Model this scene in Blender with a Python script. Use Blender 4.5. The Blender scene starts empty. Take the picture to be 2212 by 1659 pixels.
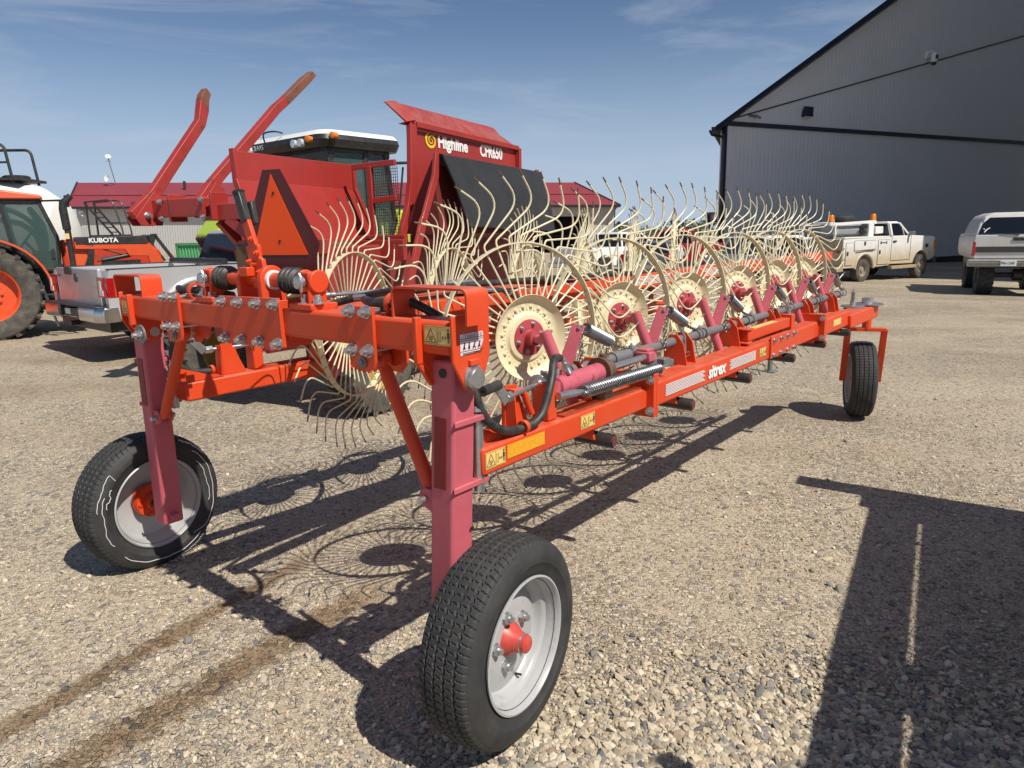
import bpy, bmesh, math, random
import numpy as np
from mathutils import Vector, Matrix
random.seed(7); rng = np.random.default_rng(7)
S = bpy.context.scene
COL = S.collection
R_ = math.radians
V = Vector

# ------------------------------------------------------------------ camera, sky, sun, exposure
H = 1.52; TH = math.atan(325/1540); RHO = R_(1.2); TILT = math.tan(RHO)   # the yard falls gently to the right
cam = bpy.data.cameras.new('camera'); camo = bpy.data.objects.new('camera', cam); COL.objects.link(camo)
cam.sensor_width = 36; cam.lens = 36*1540/2212; cam.clip_start = .05; cam.clip_end = 9000
ct, st = math.cos(TH), math.sin(TH)
X0 = V((1, 0, 0)); DN0 = V((0, -st, -ct)); FW = V((0, ct, -st))
XR = X0*math.cos(RHO) + DN0*math.sin(RHO); DN = DN0*math.cos(RHO) - X0*math.sin(RHO)
M = Matrix((XR, -DN, -FW)).transposed().to_4x4(); M.translation = V((0, 0, H))
camo.matrix_world = M
S.camera = camo

SH = V((-.588, .561, -1.0)).normalized()            # direction the sunlight travels
w = bpy.data.worlds.new('World'); S.world = w; w.use_nodes = True
nt = w.node_tree; nt.nodes.clear()
def N(t, typ, **kw):
    n = t.nodes.new(typ)
    for k, v in kw.items(): setattr(n, k, v)
    return n
wo = N(nt, 'ShaderNodeOutputWorld'); bg = N(nt, 'ShaderNodeBackground'); sky = N(nt, 'ShaderNodeTexSky')
sky.sky_type = 'NISHITA'; sky.sun_disc = False
sky.sun_elevation = math.asin(-SH.z); sky.sun_rotation = math.atan2(-SH.x, -SH.y)
sky.air_density = 1.0; sky.dust_density = .25; sky.ozone_density = 3.0; sky.altitude = 700
tc = N(nt, 'ShaderNodeTexCoord'); mp = N(nt, 'ShaderNodeMapping'); mp.inputs['Scale'].default_value = (1.3, 1.3, 9.0)
mp.inputs['Rotation'].default_value = (0, R_(6), R_(20))
nz = N(nt, 'ShaderNodeTexNoise'); nz.inputs['Scale'].default_value = 2.1; nz.inputs['Detail'].default_value = 9; nz.inputs['Roughness'].default_value = .62
nz.inputs['Distortion'].default_value = .6
cr = N(nt, 'ShaderNodeValToRGB'); cr.color_ramp.elements[0].position = .46; cr.color_ramp.elements[1].position = .78
mx = N(nt, 'ShaderNodeMix', data_type='RGBA'); 
mul = N(nt, 'ShaderNodeMath', operation='MULTIPLY'); mul.inputs[1].default_value = .55
L = nt.links.new
L(tc.outputs['Generated'], mp.inputs['Vector']); L(mp.outputs[0], nz.inputs['Vector']); L(nz.outputs['Fac'], cr.inputs[0])
L(cr.outputs[0], mul.inputs[0]); L(mul.outputs[0], mx.inputs[0]); L(sky.outputs[0], mx.inputs[6])
mx.inputs[7].default_value = (6.5, 7.2, 8.4, 1)
hsw = N(nt, 'ShaderNodeHueSaturation'); hsw.inputs['Saturation'].default_value = 1.02; hsw.inputs['Hue'].default_value = .503; sxw = N(nt, 'ShaderNodeSeparateXYZ'); L(tc.outputs['Generated'], sxw.inputs[0])
hz = N(nt, 'ShaderNodeMapRange'); hz.interpolation_type = 'SMOOTHERSTEP'; hz.inputs[1].default_value = .30; hz.inputs[2].default_value = -.02; hz.inputs[3].default_value = 0; hz.inputs[4].default_value = .85
L(sxw.outputs[2], hz.inputs[0]); mh = N(nt, 'ShaderNodeMix', data_type='RGBA'); mh.inputs[7].default_value = (5.6, 6.9, 8.8, 1); L(hz.outputs[0], mh.inputs[0]); L(mx.outputs[2], mh.inputs[6]); L(mh.outputs[2], hsw.inputs['Color']); L(hsw.outputs[0], bg.inputs['Color']); bg.inputs['Strength'].default_value = .076
L(bg.outputs[0], wo.inputs['Surface'])
sun = bpy.data.lights.new('sun', 'SUN'); sun.energy = 5.0; sun.angle = R_(.5); sun.color = (1, .94, .84)
suno = bpy.data.objects.new('sun', sun); COL.objects.link(suno)
suno.rotation_euler = SH.to_track_quat('-Z', 'Y').to_euler(); suno.location = (20, -20, 40)
S.view_settings.view_transform = 'Standard'; S.view_settings.look = 'None'; S.view_settings.exposure = .10; S.view_settings.gamma = 1

# ------------------------------------------------------------------ materials
MATS = {}
def mat(name, col, rough=.5, metal=0, var=.18, vs=6.0, bump=0., bs=60., dirt=0., dirtcol=(.30, .24, .16), spec=.5, coat=0., rust=0., dust=0.):
    if name in MATS: return MATS[name]
    m = bpy.data.materials.new(name); m.use_nodes = True; t = m.node_tree; p = t.nodes['Principled BSDF']
    c = N(t, 'ShaderNodeTexCoord'); n = N(t, 'ShaderNodeTexNoise'); n.inputs['Scale'].default_value = vs; n.inputs['Detail'].default_value = 6
    t.links.new(c.outputs['Object'], n.inputs['Vector'])
    mxx = N(t, 'ShaderNodeMix', data_type='RGBA'); mxx.inputs[6].default_value = (*[x*(1-var) for x in col], 1); mxx.inputs[7].default_value = (*[min(1, x*(1+var)) for x in col], 1)
    t.links.new(n.outputs['Fac'], mxx.inputs[0]); out = mxx.outputs[2]
    def layer(out, amount, colr, scale, lo, hi):
        n2 = N(t, 'ShaderNodeTexNoise'); n2.inputs['Scale'].default_value = scale; n2.inputs['Detail'].default_value = 10; n2.inputs['Roughness'].default_value = .68
        t.links.new(c.outputs['Object'], n2.inputs['Vector'])
        r = N(t, 'ShaderNodeMapRange'); r.inputs[1].default_value = lo; r.inputs[2].default_value = hi; r.inputs[4].default_value = amount
        t.links.new(n2.outputs['Fac'], r.inputs[0])
        m2 = N(t, 'ShaderNodeMix', data_type='RGBA'); m2.inputs[7].default_value = (*colr, 1)
        t.links.new(r.outputs[0], m2.inputs[0]); t.links.new(out, m2.inputs[6]); return m2.outputs[2]
    if dirt: out = layer(out, dirt, dirtcol, vs*1.7, .42, .72)
    if rust: out = layer(out, rust, (.10, .045, .022), vs*2.3, .56, .66)
    if dust:
        gm = N(t, 'ShaderNodeNewGeometry'); sp = N(t, 'ShaderNodeSeparateXYZ'); t.links.new(gm.outputs['Normal'], sp.inputs[0])
        n4 = N(t, 'ShaderNodeTexNoise'); n4.inputs['Scale'].default_value = vs*3; n4.inputs['Detail'].default_value = 8; n4.inputs['Roughness'].default_value = .7; t.links.new(c.outputs['Object'], n4.inputs['Vector'])
        r1 = N(t, 'ShaderNodeMapRange'); r1.inputs[1].default_value = .3; r1.inputs[2].default_value = .95; r1.inputs[4].default_value = dust; t.links.new(sp.outputs[2], r1.inputs[0])
        r2 = N(t, 'ShaderNodeMapRange'); r2.inputs[1].default_value = .36; r2.inputs[2].default_value = .62; t.links.new(n4.outputs['Fac'], r2.inputs[0])
        m4 = N(t, 'ShaderNodeMath', operation='MULTIPLY'); t.links.new(r1.outputs[0], m4.inputs[0]); t.links.new(r2.outputs[0], m4.inputs[1])
        m5 = N(t, 'ShaderNodeMix', data_type='RGBA'); m5.inputs[7].default_value = (.36, .28, .19, 1); t.links.new(m4.outputs[0], m5.inputs[0]); t.links.new(out, m5.inputs[6]); out = m5.outputs[2]
        # small chips and scuffs down to primer
        n5 = N(t, 'ShaderNodeTexNoise'); n5.inputs['Scale'].default_value = 38; n5.inputs['Detail'].default_value = 12; n5.inputs['Roughness'].default_value = .75; t.links.new(c.outputs['Object'], n5.inputs['Vector'])
        r3 = N(t, 'ShaderNodeMapRange'); r3.inputs[1].default_value = .70; r3.inputs[2].default_value = .74; r3.inputs[4].default_value = .75; t.links.new(n5.outputs['Fac'], r3.inputs[0])
        m6 = N(t, 'ShaderNodeMix', data_type='RGBA'); m6.inputs[7].default_value = (.13, .05, .035, 1); t.links.new(r3.outputs[0], m6.inputs[0]); t.links.new(out, m6.inputs[6]); out = m6.outputs[2]
    t.links.new(out, p.inputs['Base Color'])
    rr = N(t, 'ShaderNodeMapRange'); rr.inputs[3].default_value = max(.02, rough-.1); rr.inputs[4].default_value = min(1, rough+.12)
    t.links.new(n.outputs['Fac'], rr.inputs[0]); t.links.new(rr.outputs[0], p.inputs['Roughness'])
    p.inputs['Metallic'].default_value = metal; p.inputs['Specular IOR Level'].default_value = spec; p.inputs['Coat Weight'].default_value = coat
    if bump:
        b = N(t, 'ShaderNodeBump'); n3 = N(t, 'ShaderNodeTexNoise'); n3.inputs['Scale'].default_value = bs; n3.inputs['Detail'].default_value = 4
        t.links.new(c.outputs['Object'], n3.inputs['Vector']); b.inputs['Strength'].default_value = bump; b.inputs['Distance'].default_value = .004
        t.links.new(n3.outputs['Fac'], b.inputs['Height']); t.links.new(b.outputs[0], p.inputs['Normal'])
    MATS[name] = m; return m
def glass(name, col=(.05, .08, .08), alpha=.45, rough=.03):
    m = bpy.data.materials.new(name); m.use_nodes = True; t = m.node_tree; p = t.nodes['Principled BSDF']
    p.inputs['Base Color'].default_value = (*col, 1); p.inputs['Roughness'].default_value = rough; p.inputs['Alpha'].default_value = alpha
    n = N(t, 'ShaderNodeTexNoise'); n.inputs['Scale'].default_value = 3; r = N(t, 'ShaderNodeMapRange'); r.inputs[3].default_value = rough; r.inputs[4].default_value = rough+.06
    t.links.new(n.outputs['Fac'], r.inputs[0]); t.links.new(r.outputs[0], p.inputs['Roughness']); MATS[name] = m; return m
def corrugated(name, col, pitch=.23, axis='X', depth=.6, rough=.5, metal=0.):
    m = mat(name, col, rough, metal, .07, .35, dirt=.12, dirtcol=[c*.7 for c in col]); t = m.node_tree; p = t.nodes['Principled BSDF']
    c = N(t, 'ShaderNodeTexCoord'); wv = N(t, 'ShaderNodeTexWave'); wv.wave_type = 'BANDS'; wv.bands_direction = axis
    wv.inputs['Scale'].default_value = 1/pitch/3.1831*1.0; wv.inputs['Distortion'].default_value = 0
    r = N(t, 'ShaderNodeValToRGB'); r.color_ramp.elements[0].position = .70; r.color_ramp.elements[1].position = .92
    b = N(t, 'ShaderNodeBump'); b.inputs['Strength'].default_value = depth; b.inputs['Distance'].default_value = .03
    t.links.new(c.outputs['Object'], wv.inputs['Vector']); t.links.new(wv.outputs['Fac'], r.inputs[0]); t.links.new(r.outputs[0], b.inputs['Height']); t.links.new(b.outputs[0], p.inputs['Normal'])
    return m
ORANGE = mat('orange_paint', (.66, .058, .012), .40, var=.10, vs=4, dirt=.12, spec=.35, dust=.38, bump=.04, bs=220)
PINK = mat('faded_pink_paint', (.52, .105, .135), .55, var=.12, vs=9, dirt=.22, dirtcol=(.30, .045, .055), bump=.05, bs=120, dust=.3)
PINKRUST = mat('faded_pink_rusty_paint', (.50, .10, .14), .6, var=.12, vs=16, rust=.85, bump=.1, bs=120)
CREAM = mat('cream_paint', (.74, .66, .43), .38, var=.07, vs=5, dirt=.10, dirtcol=(.40, .31, .18))
TINEM = mat('cream_wire', (.72, .65, .44), .4, var=.12, vs=30, dirt=.28, dirtcol=(.30, .24, .15))
WORN = mat('worn_tine_tip', (.16, .115, .07), .5, .4, var=.3, vs=40)
REDM = mat('dark_red_paint', (.36, .032, .026), .42, var=.16, vs=2.5, dirt=.25, dirtcol=(.20, .05, .035), rust=.2, coat=.1, dust=.35)
REDWORN = mat('worn_red_paint', (.38, .035, .032), .5, var=.18, vs=4, dirt=.35, dirtcol=(.20, .07, .04), rust=.75)
RUSTY = mat('rusty_steel', (.13, .075, .045), .75, var=.4, vs=22, bump=.2, bs=90)
CHROME = mat('zinc_steel', (.52, .53, .54), .34, .85, .15, 30, dirt=.25, dirtcol=(.2, .19, .17))
SPRINGM = mat('spring_steel', (.32, .33, .34), .34, .9, .1, 30)
CHAINM = mat('dull_chain_steel', (.20, .195, .19), .4, .8, .2, 40, dirt=.3)
GREYM = mat('grey_painted_steel', (.17, .175, .185), .45, .2, .12, 12, dirt=.15, dust=.3)
RUBBER = mat('tyre_rubber', (.026, .0262, .027), .7, var=.35, vs=7, dirt=.5, dirtcol=(.072, .067, .06), bump=.12, bs=160)
DUSTRUB = mat('dusty_tyre_rubber', (.06, .056, .05), .85, var=.3, vs=7, dirt=.6, dirtcol=(.20, .17, .125), bump=.12, bs=120)
HOSE = mat('black_hose', (.022, .023, .024), .5, var=.25, vs=20, dirt=.2)
BLACKP = mat('black_plastic', (.02, .021, .023), .42, var=.2, vs=8, dirt=.12)
BLACKRUB = mat('black_rubber_sheet', (.024, .025, .027), .55, var=.35, vs=3, dirt=.25, dirtcol=(.06, .055, .05))
RIMW = mat('white_rim_paint', (.40, .405, .41), .36, var=.08, vs=9, dirt=.28, dirtcol=(.34, .30, .25), rust=.22)
REDHUB = mat('red_hub_paint', (.55, .055, .045), .4, var=.15, vs=20, dirt=.2)
YEL = mat('yellow_sticker', (.78, .55, .17), .5, var=.08, vs=20, dirt=.15)
AMBERR = mat('amber_reflector', (.80, .36, .02), .3, var=.3, vs=90, bump=.4, bs=400)
REDREF = mat('dark_red_reflector', (.20, .008, .010), .5, var=.2, vs=60)
INK = mat('black_ink', (.02, .02, .02), .5)
WHITEI = mat('white_ink', (.8, .8, .78), .5, var=.05)
SMVO = mat('fluorescent_orange_sheet', (.86, .085, .006), .55, var=.06, vs=8)
SMVR = mat('dark_red_sheet', (.085, .010, .012), .28, var=.2, vs=6, bump=.2, bs=200)
SILVER = mat('silver_car_paint', (.56, .57, .59), .3, .35, .05, 2, coat=.5)
WHITEP = mat('white_car_paint', (.72, .71, .68), .35, var=.06, vs=1.5, dirt=.18, dirtcol=(.55, .46, .32), coat=.3)
REDLENS = mat('red_lens', (.36, .008, .012), .12, var=.2, vs=30, coat=.6)
AMBER = mat('amber_lens', (.72, .20, .012), .18, var=.2, vs=30, coat=.5)
CLEARL = mat('clear_lens', (.75, .76, .78), .12, .3, .1, 40, coat=.6)
CHROMEB = mat('chrome_bumper', (.62, .62, .62), .16, 1.0, .1, 3)
TANK = mat('white_tank', (.80, .79, .72), .42, var=.05, vs=1.2, dirt=.1)
KORANGE = mat('tractor_orange_paint', (.70, .085, .02), .35, var=.10, vs=2.5, dirt=.15, coat=.2)
KROOF = mat('tractor_roof_red_orange', (.72, .13, .06), .4, var=.06, vs=2)
LIME = mat('lime_green_paint', (.42, .58, .03), .35, var=.06, vs=2, coat=.3)
DKGREY = mat('dark_grey_paint', (.05, .053, .06), .45, var=.1, vs=3)
ROOFW = mat('white_roof', (.78, .78, .75), .4, var=.04)
GLASS = glass('tinted_glass', (.05, .085, .08), .55)
DGLASS = glass('dark_glass', (.008, .010, .016), 1.0, .04)
CGLASS = glass('clear_cab_glass', (.06, .11, .10), .50)

# ------------------------------------------------------------------ mesh builder
class MB:
    def __init__(s): s.v = []; s.f = []; s.m = []; s.cm = 0; s.sm = []
    def add(s, vs, fs, M=None):
        b = len(s.v)
        s.v += [tuple(M @ V(p)) if M else tuple(p) for p in vs]
        for f in fs: s.f.append(tuple(i+b for i in f)); s.m.append(s.cm)
        return s
    def box(s, c, d, M=None):
        c = V(c); x, y, z = d[0]/2, d[1]/2, d[2]/2
        vs = [(c.x+a*x, c.y+b*y, c.z+e*z) for a in (-1, 1) for b in (-1, 1) for e in (-1, 1)]
        return s.add(vs, [(0, 1, 3, 2), (4, 6, 7, 5), (0, 4, 5, 1), (2, 3, 7, 6), (0, 2, 6, 4), (1, 5, 7, 3)], M)
    def b2(s, a, b, M=None):
        a = V(a); b = V(b); return s.box((a+b)/2, tuple(abs(x) for x in (b-a)), M)
    def bar(s, p, q, w, h, up=(0, 0, 1)):
        p = V(p); q = V(q); ex = (q-p); l = ex.length; ex.normalize(); ey = V(up).cross(ex)
        if ey.length < 1e-4: ey = V((0, 1, 0)).cross(ex)
        ey.normalize(); ez = ex.cross(ey)
        Mx = Matrix((ex, ey, ez)).transposed().to_4x4(); Mx.translation = (p+q)/2
        return s.box((0, 0, 0), (l, w, h), Mx)
    def tube(s, pts, r, n=8, caps=True):
        pts = [V(p) for p in pts]; rs = r if isinstance(r, (list, tuple)) else [r]*len(pts)
        T = []
        for i in range(len(pts)):
            a = pts[max(i-1, 0)]; b = pts[min(i+1, len(pts)-1)]; T.append((b-a).normalized())
        u = T[0].orthogonal().normalized(); vs = []
        for i, p in enumerate(pts):
            u = (u - T[i]*u.dot(T[i])); u = u.normalized() if u.length > 1e-6 else T[i].orthogonal().normalized()
            wv = T[i].cross(u)
            for k in range(n):
                a = 2*math.pi*k/n; vs.append(p + (u*math.cos(a)+wv*math.sin(a))*rs[i])
        fs = [(i*n+k, i*n+(k+1) % n, (i+1)*n+(k+1) % n, (i+1)*n+k) for i in range(len(pts)-1) for k in range(n)]
        if caps: fs += [tuple(range(n-1, -1, -1)), tuple((len(pts)-1)*n+k for k in range(n))]
        return s.add(vs, fs)
    def lathe(s, prof, o=(0, 0, 0), ax=(0, 0, 1), n=32, closed=False):
        o = V(o); ax = V(ax).normalized(); u = ax.orthogonal().normalized(); wv = ax.cross(u); vs = []
        for (r, h) in prof:
            for k in range(n):
                a = 2*math.pi*k/n; vs.append(o + ax*h + (u*math.cos(a)+wv*math.sin(a))*max(r, 1e-5))
        m = len(prof); fs = []
        for i in range(m if closed else m-1):
            j = (i+1) % m
            for k in range(n): fs.append((i*n+k, i*n+(k+1) % n, j*n+(k+1) % n, j*n+k))
        return s.add(vs, fs)
    def cyl(s, p, q, r, n=16): return s.tube([p, q], r, n)
    def prism(s, poly, o, ex, ey, t):
        o = V(o); ex = V(ex); ey = V(ey); ez = ex.cross(ey).normalized(); n = len(poly)
        a = [o+ex*x+ey*y for x, y in poly]; b = [p+ez*t for p in a]
        return s.add(a+b, [tuple(range(n-1, -1, -1)), tuple(range(n, 2*n))] + [(i, (i+1) % n, n+(i+1) % n, n+i) for i in range(n)])
    def loft(s, secs, caps=True):
        n = len(secs[0]); vs = [p for sec in secs for p in sec]
        fs = [(i*n+k, i*n+(k+1) % n, (i+1)*n+(k+1) % n, (i+1)*n+k) for i in range(len(secs)-1) for k in range(n)]
        if caps: fs += [tuple(range(n-1, -1, -1)), tuple((len(secs)-1)*n+k for k in range(n))]
        return s.add(vs, fs)
    def hexnut(s, p, ax, r, h, stud=.6):
        p = V(p); ax = V(ax).normalized(); s.tube([p, p+ax*h], r, 6); s.tube([p+ax*h, p+ax*(h*1.7)], r*stud, 8)
        s.tube([p-ax*.001, p+ax*h*.2], r*1.25, 12); return s
    def xf(s, M):
        s.v = [tuple(M @ V(p)) for p in s.v]; return s
    def build(s, name, mats, parent=None, bevel=0, ang=38, loc=None, rot=None, seg=2):
        me = bpy.data.meshes.new(name); me.from_pydata(s.v, [], s.f)
        ms = mats if isinstance(mats, (list, tuple)) else [mats]
        for m in ms: me.materials.append(m)
        me.polygons.foreach_set('material_index', s.m)
        bm = bmesh.new(); bm.from_mesh(me); bmesh.ops.recalc_face_normals(bm, faces=bm.faces); bm.to_mesh(me); bm.free()
        me.polygons.foreach_set('use_smooth', [True]*len(me.polygons)); me.set_sharp_from_angle(angle=R_(ang))
        me.update()
        o = bpy.data.objects.new(name, me); COL.objects.link(o)
        if parent: o.parent = parent
        if loc is not None: o.location = loc
        if rot is not None: o.rotation_euler = rot
        if bevel:
            b = o.modifiers.new('bevel', 'BEVEL'); b.width = bevel; b.segments = seg; b.limit_method = 'ANGLE'; b.angle_limit = R_(40); b.harden_normals = False
        return o
def tag(o, label=None, cat=None, group=None, kind=None):
    if label: o['label'] = label
    if cat: o['category'] = cat
    if group: o['group'] = group
    if kind: o['kind'] = kind
    return o
def gz(x, y=0): return -TILT*x
def thing(name, label, cat, loc=(0, 0), rz=0, group=None, tilt=True):
    o = bpy.data.objects.new(name, None); COL.objects.link(o); o.empty_display_size = .2
    o.location = (loc[0], loc[1], loc[2] if len(loc) > 2 else gz(loc[0])); o.rotation_euler = (0, 0, rz)
    return tag(o, label, cat, group)
def copy_tree(o, parent=None):
    c = o.copy(); COL.objects.link(c)
    if parent: c.parent = parent
    for ch in list(o.children): copy_tree(ch, c)
    return c
def text(name, body, size, o, ex, ey, m, parent, sx=1., ext=.001, shear=0, bold=0., center=False, width=None):
    cu = bpy.data.curves.new(name, 'FONT'); cu.body = body; cu.size = size; cu.extrude = ext; cu.shear = shear; cu.offset = bold; cu.resolution_u = 4
    if center: cu.align_x = 'CENTER'
    t = bpy.data.objects.new('tmp', cu); COL.objects.link(t); bpy.context.view_layer.update()
    me = bpy.data.meshes.new_from_object(t); bpy.data.objects.remove(t)
    ob = bpy.data.objects.new(name, me); COL.objects.link(ob); me.materials.clear(); me.materials.append(m)
    ex = V(ex).normalized(); ey = V(ey).normalized(); ez = ex.cross(ey)
    Mx = Matrix((ex*sx, ey, ez)).transposed().to_4x4(); Mx.translation = V(o)
    kx = 1.0
    if width: kx = width/max(1e-6, max(q.co.x for q in me.vertices))
    for vtx in me.vertices: vtx.co = Mx @ V((vtx.co.x*kx, vtx.co.y, vtx.co.z))
    ob.parent = parent; return ob
def fillet(pts, rs, n=5):
    pts = [V(p) for p in pts]; out = [pts[0]]
    for i in range(1, len(pts)-1):
        p = pts[i]; a = (pts[i-1]-p); b = (pts[i+1]-p); r = min(rs[i-1] if isinstance(rs, (list, tuple)) else rs, a.length*.48, b.length*.48)
        A = p+a.normalized()*r; B = p+b.normalized()*r
        for k in range(n+1):
            t = k/n; out.append(A*(1-t)**2 + p*2*t*(1-t) + B*t*t)
    out.append(pts[-1]); return out
def spline(pts, n=8):
    pts = [V(p) for p in pts]; out = []
    for i in range(len(pts)-1):
        p0 = pts[max(i-1, 0)]; p1 = pts[i]; p2 = pts[i+1]; p3 = pts[min(i+2, len(pts)-1)]
        for k in range(n):
            t = k/n; out.append(.5*((2*p1)+(p2-p0)*t+(2*p0-5*p1+4*p2-p3)*t*t+(3*p1-p0-3*p2+p3)*t**3))
    out.append(pts[-1]); return out

# ------------------------------------------------------------------ ground
def ground_material():
    m = bpy.data.materials.new('gravel_yard'); m.use_nodes = True; t = m.node_tree; p = t.nodes['Principled BSDF']; l = t.links.new
    c = N(t, 'ShaderNodeTexCoord'); co = c.outputs['Object']
    def vor(scale, feat='F1'):
        v = N(t, 'ShaderNodeTexVoronoi'); v.feature = feat; v.inputs['Scale'].default_value = scale; v.voronoi_dimensions = '2D'
        l(warp, v.inputs['Vector']); return v
    def noise(scale, det=6, rough=.6):
        n = N(t, 'ShaderNodeTexNoise'); n.inputs['Scale'].default_value = scale; n.inputs['Detail'].default_value = det; n.inputs['Roughness'].default_value = rough
        l(co, n.inputs['Vector']); return n.outputs['Fac']
    def rng_(x, a, b, lo=0., hi=1.):
        r = N(t, 'ShaderNodeMapRange'); r.interpolation_type = 'SMOOTHSTEP'
        for i, v in ((1, a), (2, b), (3, lo), (4, hi)): r.inputs[i].default_value = v
        l(x, r.inputs[0]); return r.outputs[0]
    def mth(op, a, b=None):
        n = N(t, 'ShaderNodeMath', operation=op)
        for i, x in enumerate((a, b)):
            if x is None: continue
            if isinstance(x, (int, float)): n.inputs[i].default_value = x
            else: l(x, n.inputs[i])
        return n.outputs[0]
    def mix(f, a, b, blend='MIX'):
        n = N(t, 'ShaderNodeMix', data_type='RGBA'); n.blend_type = blend
        for i, x in ((0, f), (6, a), (7, b)):
            if isinstance(x, (int, float)): n.inputs[i].default_value = x
            elif isinstance(x, tuple): n.inputs[i].default_value = (*x, 1)
            else: l(x, n.inputs[i])
        return n.outputs[2]
    def ramp(x, stops):
        r = N(t, 'ShaderNodeValToRGB'); e = r.color_ramp.elements; r.color_ramp.interpolation = 'CONSTANT'
        e[0].position = 0; e[0].color = (*stops[0][1], 1); e[1].position = stops[1][0]; e[1].color = (*stops[1][1], 1)
        for pos, cl in stops[2:]:
            q = e.new(pos); q.color = (*cl, 1)
        l(x, r.inputs[0]); return r.outputs[0]
    nw = N(t, 'ShaderNodeTexNoise'); nw.inputs['Scale'].default_value = 26; nw.inputs['Detail'].default_value = 3; l(co, nw.inputs['Vector'])
    va = N(t, 'ShaderNodeVectorMath', operation='MULTIPLY_ADD'); va.inputs[1].default_value = (.022, .022, 0); l(nw.outputs['Color'], va.inputs[0]); l(co, va.inputs[2]); warp = va.outputs[0]
    pal = [(0, (.36, .285, .19)), (.16, (.46, .385, .275)), (.32, (.27, .21, .14)), (.46, (.52, .45, .34)), (.6, (.33, .27, .19)), (.72, (.16, .155, .155)), (.80, (.42, .33, .215)), (.92, (.24, .225, .205))]
    big = vor(42); bige = vor(42, 'DISTANCE_TO_EDGE'); sm = vor(95); sme = vor(95, 'DISTANCE_TO_EDGE'); fine = vor(230)
    def rnd(v):
        s = N(t, 'ShaderNodeSeparateColor'); l(v.outputs['Color'], s.inputs[0]); return s
    rb, rs, rf = rnd(big), rnd(sm), rnd(fine)
    cb = ramp(rb.outputs[0], pal); cs = ramp(rs.outputs[0], pal); cf = ramp(rf.outputs[0], pal)
    n_big = noise(.55, 5, .6); n_mid = noise(2.3, 6, .6); n_hi = noise(60, 6, .7)
    coarse = rng_(mth('ADD', n_big, mth('MULTIPLY', n_mid, .4)), .62, .82)
    inner = mth('MULTIPLY', rng_(bige.outputs['Distance'], .02, .16), rng_(mth('ADD', rb.outputs[1], mth('MULTIPLY', coarse, .55)), .72, .78))
    inner_s = mth('MULTIPLY', rng_(sme.outputs['Distance'], .02, .15), rng_(mth('ADD', rs.outputs[1], mth('MULTIPLY', coarse, .3)), .42, .50))
    sand = mix(n_mid, (.30, .235, .155), (.385, .31, .205))
    sand = mix(mth('MULTIPLY', n_hi, 1.1), sand, cf)
    col = mix(inner_s, sand, cs); col = mix(inner, col, cb)
    n_far = noise(.09, 4, .6)
    sx = N(t, 'ShaderNodeSeparateXYZ'); l(co, sx.inputs[0]); x, y = sx.outputs[0], sx.outputs[1]
    # wheel-worn bands of bare dirt far out in the yard
    tr = N(t, 'ShaderNodeTexNoise'); mpp = N(t, 'ShaderNodeMapping'); mpp.inputs['Scale'].default_value = (.17, .9, 1); mpp.inputs['Rotation'].default_value = (0, 0, R_(-8))
    l(co, mpp.inputs[0]); l(mpp.outputs[0], tr.inputs['Vector']); tr.inputs['Scale'].default_value = 1.0; tr.inputs['Detail'].default_value = 8; tr.inputs['Roughness'].default_value = .65
    col = mix(mth('MULTIPLY', rng_(tr.outputs['Fac'], .44, .64), mth('MULTIPLY', rng_(y, 1.6, 7), .62)), col, (.27, .20, .125))
    col = mix(mth('MULTIPLY', rng_(n_far, .35, .7), .35), col, (.40, .325, .215))
    # wet streaks left on the gravel
    def streak(p, q, wd, amt, a0, a1):
        d = V(q)-V(p); ln = d.length; d.normalize()
        u = mth('ADD', mth('MULTIPLY', x, d.x), mth('ADD', mth('MULTIPLY', y, d.y), -(p[0]*d.x+p[1]*d.y)))
        vv = mth('ABSOLUTE', mth('ADD', mth('MULTIPLY', x, -d.y), mth('ADD', mth('MULTIPLY', y, d.x), (p[0]*d.y-p[1]*d.x))))
        vv = mth('ADD', vv, mth('ADD', mth('MULTIPLY', mth('SUBTRACT', n_mid, .5), wd*2.2), mth('MULTIPLY', mth('SUBTRACT', rb.outputs[2], .5), wd*.55)))
        f = mth('MULTIPLY', rng_(vv, wd*1.35, wd*.35), mth('MULTIPLY', rng_(u, a0-.2, a0+.1), rng_(u, ln+a1+.25, ln+a1-.15)))
        return mth('MULTIPLY', f, amt)
    for s_ in STREAKS: col = mix(streak(*s_), col, (.50, .40, .29), 'MULTIPLY')
    ao = mth('MULTIPLY', rng_(bige.outputs['Distance'], .0, .05, .55, 1), 1.0)
    hsv = N(t, 'ShaderNodeHueSaturation'); hsv.inputs['Value'].default_value = 1.30; hsv.inputs['Saturation'].default_value = .88; l(col, hsv.inputs['Color']); l(hsv.outputs[0], p.inputs['Base Color']); p.inputs['Roughness'].default_value = .92; p.inputs['Specular IOR Level'].default_value = .2
    h = mth('ADD', mth('MULTIPLY', inner, .9), mth('ADD', mth('MULTIPLY', inner_s, .45), mth('ADD', mth('MULTIPLY', n_hi, .5), mth('MULTIPLY', rf.outputs[2], .12))))
    b = N(t, 'ShaderNodeBump'); b.inputs['Strength'].default_value = 1.0; b.inputs['Distance'].default_value = .009; l(h, b.inputs['Height'])
    b2 = N(t, 'ShaderNodeBump'); b2.inputs['Strength'].default_value = .5; b2.inputs['Distance'].default_value = .06; l(n_mid, b2.inputs['Height']); l(b.outputs[0], b2.inputs['Normal'])
    l(b2.outputs[0], p.inputs['Normal']); return m
STREAKS = [((-1.615, 1.953), (-1.05, 3.06), .06, .95, -2.0, .1), ((-1.311, 1.809), (-.70, 2.75), .085, .9, -2.0, .1)]
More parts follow.
